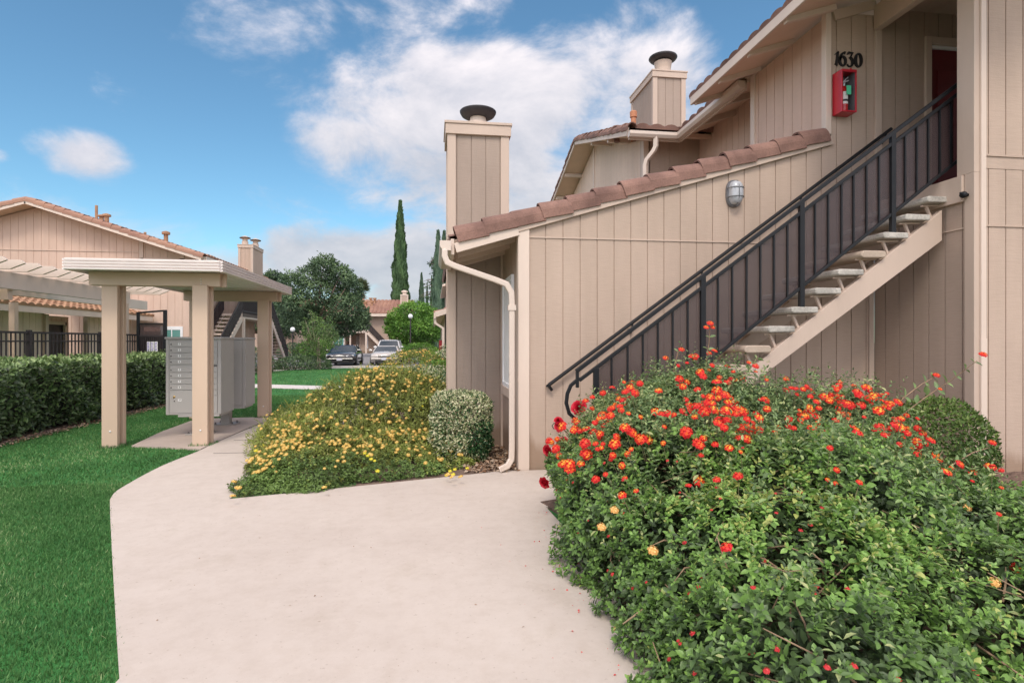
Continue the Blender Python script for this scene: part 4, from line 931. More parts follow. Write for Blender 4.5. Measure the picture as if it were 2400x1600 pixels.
def text_mesh(s, size, depth=.001):
    cu = bpy.data.curves.new('t', 'FONT'); cu.body = s; cu.size = size; cu.extrude = depth; cu.offset = size*.02; cu.align_x = 'CENTER'; cu.align_y = 'CENTER'
    t = bpy.data.objects.new('t', cu); COL.objects.link(t); dg = bpy.context.evaluated_depsgraph_get(); me = bpy.data.meshes.new_from_object(t.evaluated_get(dg))
    vs = [tuple(v.co) for v in me.vertices]; fs = [tuple(p.vertices) for p in me.polygons]
    bpy.data.objects.remove(t); bpy.data.curves.remove(cu); bpy.data.meshes.remove(me); return vs, fs
def text_on(name, s, x, y, z, size, m, parent, facing='front'):
    vs, fs = text_mesh(s, size); mb = MB()
    mb.add([(x+a, y-c, z+b) for a, b, c in vs] if facing == 'front' else [(x+c, y+a, z+b) for a, b, c in vs], fs); return mb.build(name, m, parent)
def mailbox(label, x0, x1, y0, y1, front=True):
    B = thing('cluster_mailbox', label, 'mailbox', ((x0+x1)/2, (y0+y1)/2, .02), 'grey cluster mailboxes under the shelter')
    zb, zt = .365, 1.535; cx, cy = (x0+x1)/2, (y0+y1)/2
    w = MB(); w.box(x0, y0+.012, zb, x1, y1, zt); w.box(x0, y0, zb, x0+.045, y0+.012, zt); w.box(x1-.05, y0, zb, x1, y0+.012, zt); w.box(x0+.045, y0+.003, zb, x1-.05, y0+.012, zb+.02)
    w.build('cabinet', M['mail'], B, bevel=.005)
    w = MB(); w.box(x0-.012, y0-.022, zt, x1+.012, y1+.012, zt+.035); w.build('cap', M['mail'], B, bevel=.008)
    w = MB(); w.box(x0+.18, y0-.012, zb-.035, x1-.02, y1-.05, zb-.002); w.build('bottom_tray', M['mail'], B, bevel=.004)
    xa, xb = x0+.048, x1-.053; xm = xa+(xb-xa)*.50
    z = zt-.03; dh = .091
    for col, (p, q) in enumerate(((xa, xm), (xm, xb))):
        zz = z
        for i in range((8 if col == 0 else 9) if front else 0):
            if i == 4: zz -= .032
            w = MB(); w.box(p+.004, y0-.001, zz-dh+.005, q-.004, y0+.010, zz-.003); d = w.build('mail_door', M['mail'], B, bevel=.003)
            if col == 0 and front:
                w = MB(); w.lathe([(.010, 0), (.010, .005), (.006, .008)], (p+.028, y0-.001, zz-dh*.55), 12, 'y'); w.build('lock', M['mail_dk'], d)
                w = MB(); w.box(p+.13, y0-.0035, zz-dh*.5-.018, p+.172, y0-.001, zz-dh*.5+.018); w.build('number_plate', M['whitepl'], d)
                text_on('number', str(i+1), p+.151, y0-.0035, zz-dh*.5, .034, M['numblack'], d)
            zz -= dh
        w = MB(); w.box(p+.004, y0-.001, zb+.025, q-.004, y0+.010, (zz if front else zt-.02)-.004); d = w.build('parcel_door' if front else 'back_panel', M['mail'], B, bevel=.003)
        if col == 0 and front:
            w = MB(); w.box(p+.13, y0-.0035, zz-.17, p+.18, y0-.001, zz-.135); w.build('number_plate', M['whitepl'], d); text_on('number', '1P', p+.155, y0-.0035, zz-.152, .03, M['numblack'], d)
            w = MB(); w.lathe([(.018, 0), (.018, .006), (.008, .01)], (p+.075, y0-.001, zz-.10), 12, 'y'); w.box(p+.06, y0-.012, zz-.125, p+.072, y0-.002, zz-.11); w.build('lock', M['brass'], d)
            w = MB(); w.lathe([(.009, 0), (.009, .006), (.005, .009)], (p+.077, y0-.001, zz-.165), 12, 'y'); w.build('lock', M['mail_dk'], d)
    if front:
      w = MB(); w.box(xm-.002, y0+.0, zt-.425, x1-.06, y0+.006, zt-.40); w.build('outgoing_slot', M['mail_dk'], B)
    w = MB(); w.box(cx-.075, cy-.075, .03, cx+.075, cy+.075, zb-.002); w.build('pedestal', M['mail'], B, bevel=.004)
    w = MB(); w.box(cx-.18, cy-.16, .027, cx+.18, cy+.16, .042); pl = w.build('base_plate', M['mail'], B, bevel=.003)
    for sx in (-1, 1):
        for sy in (-1, 1):
            w = MB(); w.lathe([(.018, 0), (.018, .012), (.009, .014), (.009, .035)], (cx+sx*.14, cy+sy*.12, .042), 8); w.build('anchor_bolt', M['mail_dk'], pl)
mailbox('nearer grey cluster mailbox with numbered doors, behind the middle shelter post', -4.09, -3.285, 9.44, 10.02)
mailbox('farther grey cluster mailbox, half hidden behind the numbered one', -4.06, -3.25, 10.5, 11.03, False)

# ============================================================ HEDGE
def hedge():
    H = thing('hedge', 'long clipped dark green hedge in front of the black fence', 'hedge', (-6.9, 10, 0))
    y0, y1, x0, x1, h = 3.0, 16.6, -7.35, -6.33, 1.12
    n = 26000; P = []; Nn = []
    u = rng.random(n); y = rng.uniform(y0, y1, n); z = rng.uniform(.06, h, n)
    top = rng.random(n) < .38; x = rng.uniform(x0, x1, n)
    P = np.stack([np.where(top, x, x1), y, np.where(top, h, z)], 1)
    Nn = np.stack([np.where(top, .1, 1.0), np.zeros(n)-.15, np.where(top, 1.0, .25)], 1)
    e = rng.random(n) < .06; P[e, 1] = y1; Nn[e] = (0.3, 1, .2); P[e, 0] = x[e]
    P[:, 0] += np.where(top, 0, .07*np.sin(P[:, 1]*2.3)+.06*np.sin(P[:, 1]*5.1+P[:, 2]*4)-.10*np.clip(.35-P[:, 2], 0, 1)); P[:, 2] += np.where(top, .03*np.sin(P[:, 1]*3.1)+.025*np.sin(P[:, 1]*9+P[:, 0]*8), 0)
    P += norm(Nn)*(-rng.exponential(.045, n)+.03)[:, None]; P[:, 1] += rng.normal(0, .02, n)
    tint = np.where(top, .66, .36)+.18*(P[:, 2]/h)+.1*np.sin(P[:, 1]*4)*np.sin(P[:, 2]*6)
    near = P[:, 1] < 30
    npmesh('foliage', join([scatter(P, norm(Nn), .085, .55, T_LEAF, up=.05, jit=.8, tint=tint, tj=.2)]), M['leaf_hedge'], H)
    w = MB(); w.box(x0+.2, y0, .05, x1-.22, y1-.15, h-.16); w.build('dark_core', M['dkbrown'], H)  # solid dark block filling the hedge behind its leaves
    # whippy new shoots on top
    m = 260; S = np.stack([rng.uniform(x0+.1, x1, m), rng.uniform(y0, y1, m), np.full(m, h)], 1); S[:, 2] += rng.uniform(.02, .16, m)
    npmesh('new_shoots', shoots(S, rng.normal(size=(m, 3))*.3+np.array([0, 0, 1]), 6, .055, .035, .5, np.full(m, .85)), M['leaf_hedge'], H)
hedge()
# ============================================================ POOL FENCE, GATE, PERGOLA
FE = thing('metal_fence', 'black metal picket fence running behind the hedge', 'fence', (-7.65, 9.5, 0))
FX, FZ = -7.65, 1.69; fy0, fy1 = 2.6, 16.0
w = MB(); w.box(FX-.02, fy0, FZ-.04, FX+.02, fy1, FZ); w.build('top_rail', M['dkbrown'], FE)
w = MB(); w.box(FX-.018, fy0, FZ-.20, FX+.018, fy1, FZ-.17); w.build('middle_rail', M['dkbrown'], FE)
w = MB(); w.box(FX-.018, fy0, .12, FX+.018, fy1, .16); w.build('bottom_rail', M['dkbrown'], FE)
y = fy0; k = 0
while y < fy1:
    if k % 20 == 0:
        w = MB(); w.box(FX-.035, y-.035, 0, FX+.035, y+.035, FZ+.03); w.build('post', M['dkbrown'], FE)
    else:
        w = MB(); w.box(FX-.010, y-.010, .1, FX+.010, y+.010, FZ-.02); w.build('picket', M['dkbrown'], FE)
    y += .118; k += 1
GT = thing('pool_gate', 'tall black gate frame with barred panel and white notices', 'gate', (-8.3, 16.1, 0))
gx0, gz_ = PV(324, 738, 16.1); gx1, _ = PV(387, 738, 16.1)
w = MB(); w.box(gx0-.03, 16.07, 0, gx0+.03, 16.13, 2.27); w.box(gx1-.035, 16.06, 0, gx1+.035, 16.14, 2.33); w.bar((gx0, 16.1, 2.25), (gx1, 16.1, 2.31), .05, .045); w.bar((gx0, 16.1, 1.97), (gx1, 16.1, 1.97), .04, .03); w.build('frame', M['black'], GT)
w = MB()
for i in range(13): x = gx0+.05+i*(gx1-gx0-.1)/12; w.box(x-.012, 16.09, .1, x+.012, 16.115, 1.66)
w.box(gx0, 16.085, 1.62, gx1, 16.12, 1.67); w.box(gx0, 16.12, .1, gx1, 16.126, 1.64); w.build('barred_panel', M['dkbrown'], GT)
w = MB(); w.box(gx0, 16.11, 1.67, gx1, 16.114, 1.96); w.build('mesh_panel', M['screen'], GT)
sgm = MB(); sgm.box(-8.40, 16.07, 1.22, -8.12, 16.08, 1.52)
for c in range(3): pass
w = MB(); sx, sz = PV(357, 812, 16.07); 
for c in range(3): w.box(sx-.13+c*.092, 16.065, sz-.13, sx-.13+c*.092+.078, 16.072, sz+.13)
sg = w.build('notice', M['whitepl'], GT)
w = MB(); r_ = random.Random(3)
for c in range(3):
    for i in range(6):
        z = sz+.10-i*.038; w.box(sx-.12+c*.092, 16.062, z-.008, sx-.12+c*.092+.035+r_.random()*.02, 16.065, z+.008)
bl = mat('notice_blue', (.22, .16, .50), .5, .1, 9); w.build('print', bl, sg, kind='stuff')

PG = thing('pergola', 'tan timber pergola with carved rafter tails beyond the fence', 'pergola', (-9.4, 10, 0))
w = MB(); w.box(-8.06, 3, 2.50, -7.98, 16.4, 2.82); w.build('beam', M['trim'], PG, bevel=.005)
w = MB(); w.box(-10.7, 3, 2.68, -10.6, 23.0, 3.0); w.build('beam', M['trim'], PG, bevel=.005)
for i in range(32):
    y = 3.6+i*.445
    if y > 17.4: break
    w = MB(); w.prism([(-7.45, y, 2.94), (-7.52, y, 3.0), (-11.2, y, 3.0), (-11.2, y, 2.83), (-7.70, y, 2.83)], (0, .055, 0)); w.build('rafter', M['trim'], PG, bevel=.004)
w = MB()
for i in range(26): x = -8.1-i*.12; 
for (x, y) in ((-8.02, 7.0), (-8.02, 11.6), (-8.02, 16.2), (-10.65, 7.0), (-10.65, 16.2)):
    if y == 11.6: continue
    w = MB(); w.box(x-.07, y-.07, 0, x+.07, y+.07, 2.5); w.build('post', M['shelter'], PG, bevel=.005)
w = MB(); w.box(-9.6, 12.1, 2.30, -8.06, 12.24, 2.50); w.build('cross_beam', M['shelter'], PG, bevel=.005)

# ============================================================ LEFT BUILDING
LB = thing('apartment_building', 'pinkish tan gabled apartment block with clay tile roof behind the pool fence', 'building', (-16, 26.3, 0))
VG = 26.3; UR = -10.2; UA = -16.36; ZA = 7.28; SG = (ZA-5.1)/(UR+.55-UA)
zgab = lambda u: ZA-.16-abs(u-UA)*SG
w = MB(); siding(w, (0, VG), (1, 0), (0, -1), -24.0, UR, 0, zgab, pitch=.29, g=.022, breaks=[UA], back=.15, holes=[(-12.35, -11.28, .9, 2.13)])
w.build('gable_wall', M['siding_pale'], LB)
w = MB(); siding(w, (UR, 0), (0, 1), (1, 0), VG+.15, 34.6, 0, 5.0, pitch=.29, g=.02, back=.15); w.build('side_wall', M['siding_mid'], LB)
zz = lambda px, py: PV(px, py, VG)
w = MB()
for px in (332, 428, 475):
    x, _ = PV(px, 600, VG); w.box(x-.08, VG-.05, 4.3, x+.08, VG, zgab(x)-.02)
w.box(-24, VG-.03, 5.30, zz(332, 600)[0], VG, 5.325); w.box(zz(332, 600)[0], VG-.05, 4.95, UR, VG, 5.07)
w.build('trim_boards', M['trim2'], LB)
w = MB(); siding(w, (0, VG-.02), (1, 0), (0, -1), zz(340, 600)[0], UR, 4.95, lambda u: zgab(u)-.1, pitch=.29, g=.03, back=.01); w.build('lower_panel', M['siding_mid'], LB)
# right part of the wall in front, with the teal window
x0, zt_ = PV(383, 788, VG); x1, zb_ = PV(423, 830, VG)
w = MB(); w.box(x0, VG-.02, .9, x1, VG+.0, 2.0); wn = w.build('window', M['glass_teal'], LB)
w = MB(); w.box(x0-.1, VG-.03, .85, x0, VG+.05, 2.15); w.box(x1, VG-.03, .85, x1+.1, VG+.05, 2.15); w.box(x0, VG-.03, 2.0, x1, VG+.05, 2.15); w.box((x0+x1)/2-.02, VG-.03, .9, (x0+x1)/2+.02, VG-.02, 2.0); w.build('frame', M['winwhite'], wn)
def gslab(ua, ub, m):
    w = MB(); za = ZA-abs(ua-UA)*SG; zb2 = ZA-abs(ub-UA)*SG
    w.prism([(ua, VG-.75, za), (ub, VG-.75, zb2), (ub, VG-.75, zb2-.12), (ua, VG-.75, za-.12)], (0, 9.6, 0)); w.build('roof_deck', M['soffit'], LB)
    w = MB(); w.bar((ua, VG-.77, za-.09), (ub, VG-.77, zb2-.09), .05, .22); w.build('rake_board', M['trim'], LB)
gslab(UA, UR+.55, 0); gslab(-24.6, UA, 0)
w = MB(); rake_tiles(w, (UR+.6, VG-.80, 5.14), (UA, VG-.80, ZA+.05), (0, -1, 0), 19, w=.35, drop=.16); w.build('rake_tiles', M['tile_red'], LB)
w = MB(); rake_tiles(w, (-24.7, VG-.80, ZA+.05-7.8*SG), (UA, VG-.80, ZA+.05), (0, -1, 0), 19, w=.35, drop=.16); w.build('rake_tiles', M['tile_red'], LB)
mb = MB(); tile_roof(mb, (UR+.62, VG-.4, 5.15), (0, 1, 0), (-1, 0, SG), 9.2, 7.2*math.sqrt(1+SG*SG)*.96, pitch=.33, amp=.06); mb.build('roof_tiles', M['tile_red'], LB)
w = MB(); w.box(UR+.55, VG-.6, 4.93, UR+.68, 35, 5.10); w.build('gutter', M['gutter'], LB)
for k, (px, py, v, h, kind) in enumerate(((226, 510, 28.5, .8, 0), (238, 517, 28.3, .35, 1), (250, 517, 27.6, .45, 1), (340, 552, 28.5, .3, 0), (389, 562, 28.0, .55, 1))):
    u, z = PV(px, py, v); zt2 = ZA-abs(u-UA)*SG
    w = MB()
    if kind: w.lathe([(.09, 0), (.09, h*.7+.1), (.17, h*.72+.1), (.17, h+.05), (.05, h+.1)], (u, v, zt2), 12)
    else: w.lathe([(.06, 0), (.06, h)], (u, v, zt2), 8)
    w.build('roof_vent', M['tile_or'], LB)
chl = chimney(LB, -10.03, -9.33, 31.3, 33.0, 4.0, 6.55, ('siding_mid', 'trim2', 'trim2'))
for cx_ in (-9.82, -9.5):
    w = MB(); w.lathe([(.16, 0), (.16, .2), (.13, .22), (.13, .32), (.24, .36), (.24, .42), (.05, .5)], (cx_, 31.7+(cx_+9.8)*2.2, 6.56), 14); w.build('flue', M['trim2'], chl)
    w = MB(); w.lathe([(.26, 0), (.28, .04), (.05, .1)], (cx_, 31.7+(cx_+9.8)*2.2, 6.56+.36), 14); w.build('flue_cap', M['black'], chl)
ch3 = chimney(LB, -11.5, -10.4, 29.0, 30.0, 4.4, 5.25, ('siding_mid', 'trim2', 'trim2'))
for cx_ in (-11.35, -10.7):
    w = MB(); w.lathe([(.14, 0), (.14, .25), (.2, .28), (.2, .36), (.05, .42)], (cx_, 29.3, 5.26), 12); w.build('flue', M['trim2'], ch3)
# balcony landing and the two outside stairs of the left block
LS = thing('staircase', 'distant outside stairs and balcony landing of the left block, behind the shelter', 'stairs', (-9.6, 30, 0))
LU0, LU1 = -10.1, -9.15; la, lb_ = 29.2, 34.2
w = MB(); w.box(LU0, la, 2.62, LU1, lb_, 2.86); w.build('landing', M['trim'], LS)
w = MB(); siding(w, (0, la+.05), (1, 0), (0, -1), LU0, LU1, 0, 2.62, pitch=.29, g=.02); w.build('pier', M['siding_mid'], LS)
w = MB(); w.box(LU1-.05, la-.02, 0, LU1+.05, la+.16, 2.62); w.box(LU1-.05, lb_-.16, 0, LU1+.05, lb_, 2.62); w.build('post', M['trim'], LS)
for (ya, yb) in ((25.2, la), (37.8, lb_)):
    n = 15
    for k in range(n):
        t = (k+.5)/n; y = ya+(yb-ya)*t; z = 2.8*(k+1)/n
        w = MB(); w.box(LU0+.05, y-.15, z-.07, LU1-.02, y+.15, z); w.build('tread', M['trim'], LS)
    w = MB(); w.bar((LU1-.04, ya, .0), (LU1-.04, yb, 2.66), .06, .26, (0, 0, 1)); w.bar((LU0+.1, ya, .0), (LU0+.1, yb, 2.66), .06, .26, (0, 0, 1)); w.build('stringer', M['trim'], LS)
    sg_ = (yb-ya)
    for uu in (LU1, LU0+.06):
        w = MB(); w.bar((uu, ya, .95), (uu, yb, 3.75), .05, .06); w.bar((uu, ya, .25), (uu, yb, 3.05), .04, .04)
        for k in range(25):
            t = k/24; y = ya+sg_*t; w.box(uu-.018, y-.018, .2+2.8*t, uu+.018, y+.018, .95+2.8*t)
        w.build('stair_rail', M['dkbrown'], LS)
        w = MB(); w.prism([(uu-.005, ya, .25), (uu-.005, yb, 3.05), (uu-.005, yb, 3.75), (uu-.005, ya, .95)], (.01, 0, 0)); w.build('mesh_screen', M['screen'], LS)
w = MB(); w.box(LU1-.02, la, 3.74, LU1+.03, lb_, 3.80); w.box(LU1-.02, la, 2.95, LU1+.03, lb_, 3.0)
for k in range(34): y = la+(lb_-la)*k/33; w.box(LU1-.015, y-.02, 2.7, LU1+.025, y+.02, 3.78)
w.build('balcony_rail', M['dkbrown'], LS)
w = MB(); w.box(LU1-.03, la, 2.98, LU1-.02, lb_, 3.74); w.build('mesh_screen', M['screen'], LS)

# low wing with the porch roof, left
LW = thing('pool_house', 'single-storey tan wing with orange tiled porch roof and dark door behind the fence', 'building', (-12.7, 16, 0))
w = MB(); dz0, dz1 = PU(101, 740, -13.3)[0], PU(143, 740, -13.3)[0]
siding(w, (-12.7, 0), (0, 1), (1, 0), 3, dz0-.9, 0, 2.45, pitch=.29, g=.022); siding(w, (-12.7, 0), (0, 1), (1, 0), 23.0, 26.2, 0, 2.45, pitch=.29, g=.022); w.build('wall', M['siding_lifted'], LW)
w = MB(); siding(w, (-13.3, 0), (0, 1), (1, 0), dz0-.9, 23.0, 0, 2.4, pitch=.29, g=.022, holes=[(dz0, dz1, 0, 2.1)]); w.build('recess_wall', M['siding_pale'], LW)
w = MB(); w.box(-13.35, dz0, 0, -13.30, dz1+.1, 2.1); dd = w.build('door', M['dkbrown'], LW)
w = MB(); w.box(-13.3, dz0-.12, 0, -13.22, dz0, 2.2); w.box(-13.3, dz1+.1, 0, -13.22, dz1+.2, 2.2); w.box(-13.3, dz0-.12, 2.1, -13.22, dz1+.2, 2.22); w.build('frame', M['trim2'], dd)
w = MB(); w.box(-12.75, dz0-1.0, 0, -12.6, dz0-.86, 2.4); w.build('corner_post', M['trim2'], LW)
w = MB(); w.box(-12.75, 22.9, 0, -12.6, 23.05, 2.4); w.build('trim_boards', M['trim2'], LW)
w = MB(); w.box(-11.86, 3, 2.36, -11.78, 26.0, 2.56); w.build('eave_fascia', M['trim'], LW)
w = MB(); w.prism([(-11.86, 3, 2.50), (-15.2, 3, 3.3), (-15.2, 3, 3.2), (-11.86, 3, 2.40)], (0, 23, 0)); w.build('roof_deck', M['soffit'], LW)
mb = MB(); tile_roof(mb, (-11.76, 26.1, 2.57), (0, -1, 0), (-1, 0, .24), 23, 3.5, pitch=.33, amp=.06); mb.build('roof_tiles', M['tile_or'], LW)

# ============================================================ RIGHT FAR FACADE of the same row
RB = thing('apartment_building', 'distant tan apartment block seen edge-on past the chimney corner', 'building', (2, 26, 0))
w = MB(); siding(w, (.46, 0), (0, 1), (-1, 0), 22, 34, 0, 2.6, pitch=.29, g=.02); siding(w, (0, 22), (1, 0), (0, -1), .46, 5, 0, lambda s: 2.6+(s-.46)*.3, pitch=.29, g=.02); w.build('wall', M['siding_mid'], RB)
w = MB(); w.prism([(.1, 21.6, 2.55), (5.2, 21.6, 4.1), (5.2, 21.6, 3.98), (.1, 21.6, 2.43)], (0, 12.6, 0)); w.build('roof_deck', M['soffit'], RB)
w = MB(); w.bar((.1, 21.58, 2.52), (5.2, 21.58, 4.07), .05, .2); w.box(.03, 21.6, 2.36, .10, 34, 2.58); w.build('fascia', M['trim'], RB)
mb = MB(); tile_roof(mb, (.05, 21.6, 2.57), (0, 1, 0), (1, 0, .304), 12, 5.2, pitch=.33, amp=.06); mb.build('roof_tiles', M['tile_red'], RB)
w = MB(); siding(w, (.9, 0), (0, 1), (-1, 0), 34.5, 44, 0, 5.2, pitch=.29, g=.02); siding(w, (0, 34.5), (1, 0), (0, -1), .9, 6, 0, 5.2, pitch=.29, g=.02); w.build('wall', M['siding_mid'], RB)
w = MB(); w.prism([(.55, 34.1, 4.9), (6, 34.1, 6.4), (6, 34.1, 6.28), (.55, 34.1, 4.78)], (0, 10, 0)); w.build('roof_deck', M['trim'], RB)
w = MB(); w.rtube([(.08, 21.7, 2.4), (.08, 21.7, 2.2), (.38, 21.7, 2.0), (.38, 21.7, .1)], .08, .08, (0, 1, 0)); w.build('downspout', M['gutter'], RB)
cb = thing('extinguisher_cabinet', 'distant red extinguisher cabinet on the edge-on block past the chimney', 'cabinet', (.33, 23.9, 1.0), 'wall extinguisher cabinets')
w = MB(); w.box(.25, 23.8, 1.0, .455, 23.84, 1.55); w.box(.25, 24.06, 1.0, .455, 24.10, 1.55); w.box(.25, 23.84, 1.0, .455, 24.06, 1.03); w.box(.25, 23.84, 1.52, .455, 24.06, 1.55); w.box(.44, 23.84, 1.03, .455, 24.06, 1.52); w.build('case', M['red'], cb, bevel=.01)

# ============================================================ FAR BUILDINGS
FB = thing('apartment_building', 'far two-storey block with orange-red tile roof, balcony and stairs behind the cars', 'building', (-16, 78, 0))
FV = 76.0
fx = lambda px: PV(px, 700, FV)[0]; fz = lambda py, px=870: PV(px, py, FV)[1]
xa, xb_ = fx(700), fx(950); ze = 5.05; zrdg = 7.2
xr = fx(842)
w = MB(); siding(w, (0, FV), (1, 0), (0, -1), xr, xb_, 0, ze, pitch=.4, g=.02, back=.3); w.box(xr, FV+.3, 0, xb_, FV+10, ze); w.build('wall', M['siding_mid'], FB)
w = MB(); w.box(xa-6, FV+1.6, 0, xr, FV+10, ze-.1); w.build('recess_wall', M['siding_mid'], FB)
w = MB(); w.box(xa, FV-1.0, 0, fx(812), FV+1.6, 2.9); w.build('lower_wall', M['siding'], FB)
w = MB(); w.prism([(xa-6, FV-.9, ze), (xa-6, FV+5, zrdg), (xa-6, FV+11, ze), (xa-6, FV+11, ze-.2), (xa-6, FV-.9, ze-.2)], (xb_-xa+7, 0, 0)); w.build('roof_deck', M['tile_red'], FB)
w = MB(); w.box(xa-6, FV-1.05, ze-.32, xb_+1, FV-.9, ze+.02); w.build('eave_fascia', M['trim'], FB)
mb = MB(); S_ = math.hypot(5.9, zrdg-ze); tile_roof(mb, (xa-6, FV-1.0, ze+.05), (1, 0, 0), (0, 5.9, zrdg-ze), xb_-xa+7, S_, pitch=.5, amp=.10, course=.5); mb.build('roof_tiles', M['tile_red'], FB)
cF = chimney(FB, fx(938), fx(955), FV+1, FV+3, 5.2, 7.75, ('siding', 'trim', 'trim'))
w = MB(); w.lathe([(.28, 0), (.28, .3), (.45, .35), (.4, .5), (.1, .6)], ((fx(938)+fx(955))/2, FV+2, 7.8), 12); w.build('flue_cap', M['trim'], cF)
for px, v, h in ((862, 3.4, .6), (872, 3.4, .6), (844, 2.4, .4), (852, 2.4, .4), (868, 2.2, .5)):
    w = MB(); x = fx(px); zz_ = ze+(v+1)/5.9*(zrdg-ze); w.lathe([(.13, 0), (.13, h), (.25, h), (.25, h+.18)], (x, FV+v, zz_), 10); w.build('roof_vent', M['tile_or'], FB)
z2 = 2.95
w = MB(); w.box(fx(800), FV-1.5, z2-.35, fx(862), FV+1.6, z2); w.build('balcony_deck', M['trim'], FB)
w = MB(); w.box(fx(859), FV-1.5, 0, fx(863), FV-1.1, z2-.35); w.box(fx(823), FV-1.5, 0, fx(826), FV-1.1, z2-.35); w.build('balcony_post', M['trim'], FB)
w = MB(); w.box(fx(800), FV-1.5, z2+1.05, fx(862), FV-1.44, z2+1.12); w.box(fx(800), FV-1.5, z2+.1, fx(862), FV-1.44, z2+.16)
for i in range(42): x = fx(800)+(fx(862)-fx(800))*i/41; w.box(x-.025, FV-1.5, z2, x+.025, FV-1.45, z2+1.1)
w.build('balcony_rail', M['dkbrown'], FB)
w = MB(); w.box(fx(800), FV-1.43, z2+.1, fx(862), FV-1.42, z2+1.05); w.build('mesh_screen', M['screen'], FB)
n = 15; xs0, xs1 = fx(864), fx(915)
for k in range(n):
    t = (k+.5)/n; x = xs0+(xs1-xs0)*t; z = z2*(1-t); w = MB(); w.box(x-.17, FV-1.45, z-.08, x+.17, FV-.3, z); w.build('stair_tread', M['trim'], FB)
w = MB(); w.bar((xs0, FV-1.45, z2-.35), (xs1, FV-1.45, -.3), .08, .3); w.build('stringer', M['trim'], FB)
w = MB(); w.bar((xs0, FV-1.5, z2+1.08), (xs1, FV-1.5, 1.05), .06, .08); w.bar((xs0, FV-1.5, z2+.15), (xs1, FV-1.5, .15), .06, .05)
for i in range(36): t = i/35; x = xs0+(xs1-xs0)*t; w.box(x-.025, FV-1.52, z2*(1-t)+.1, x+.025, FV-1.48, z2*(1-t)+1.05)
w.build('stair_rail', M['dkbrown'], FB)
w = MB(); w.prism([(xs0, FV-1.47, z2+.15), (xs1, FV-1.47, .15), (xs1, FV-1.47, 1.05), (xs0, FV-1.47, z2+1.08)], (0, .01, 0)); w.build('mesh_screen', M['screen'], FB)
w = MB(); w.box(fx(831), FV+1.4, .05, fx(848), FV+1.58, 2.25); dfb = w.build('door', M['trim2'], FB)
w = MB()
for i in range(8): x = fx(831)+.05+i*(fx(848)-fx(831)-.1)/7; w.box(x-.015, FV+1.35, .1, x+.015, FV+1.38, 2.2)
for i in range(6): w.box(fx(831), FV+1.35, .15+i*.4, fx(848), FV+1.38, .19+i*.4)
w.build('security_grille', M['whitepl'], dfb)
def farwin(px0, px1, z0, z1, v, m='glass'):
    w = MB(); w.box(fx(px0), v-.04, z0, fx(px1), v, z1); o = w.build('window', M[m], FB)
    w = MB(); a, b = fx(px0), fx(px1)
    w.box(a-.1, v-.08, z0-.1, a, v, z1+.1); w.box(b, v-.08, z0-.1, b+.1, v, z1+.1); w.box(a, v-.08, z1, b, v, z1+.1); w.box(a, v-.08, z0-.1, b, v, z0); w.box((a+b)/2-.04, v-.08, z0, (a+b)/2+.04, v-.04, z1); w.build('frame', M['winwhite'], o)
farwin(786, 808, .95, 2.2, FV-1.0, 'glass_teal'); farwin(728, 745, .95, 2.2, FV-1.0); farwin(858, 863, 3.0, 4.6, FV-.01); farwin(858, 861, .7, 2.1, FV-.01)
lm = MB(); lm.box(fx(905), FV-.25, 3.7, fx(908), FV, 4.0); lm.build('wall_light', M['dkbrown'], FB)
# low block left of it
SB = thing('apartment_building', 'far low block with pinkish red tile roof between the stairs and the big tree', 'building', (-25, 62, 0))
w = MB(); w.box(-29, 62, 0, -21, 70, 2.5); w.build('wall', M['siding_mid'], SB)
w = MB(); w.prism([(-30, 61, 2.4), (-30, 65.5, 4.1), (-30, 70, 2.4)], (10, 0, 0)); w.build('roof_deck', M['tile_red'], SB)
mb = MB(); tile_roof(mb, (-30, 60.9, 2.45), (1, 0, 0), (0, 4.5, 1.7), 10, 4.8, pitch=.5, amp=.09, course=.5); mb.build('roof_tiles', M['tile_red'], SB)
w = MB()
for x in (-27.4, -26.4, -25.2, -23.8): w.box(x, 61.9, .2, x+.12, 62, 2.3)
w.build('trim_boards', M['trim'], SB)
w = MB(); w.box(-27, 61.93, .9, -26.5, 62, 2.0); w.build('window', M['glass'], SB)
# low far wall behind the round tree
FW = thing('carport', 'far low tan carport wall beyond the round tree', 'carport', (-3, 84, 0))
w = MB(); w.box(-9, 84, 0, 5, 84.3, 2.3); w.build('wall', M['siding_mid'], FW)
w = MB(); w.box(-9.5, 82.6, 2.15, 5.5, 88, 2.5); w.build('roof', M['trim2'], FW)
w = MB(); 
for x in (-8, -5.5, -3, -.5, 2): w.box(x, 83.9, .9, x+.9, 84, 1.5)
w.build('vent_opening', M['dkbrown'], FW)

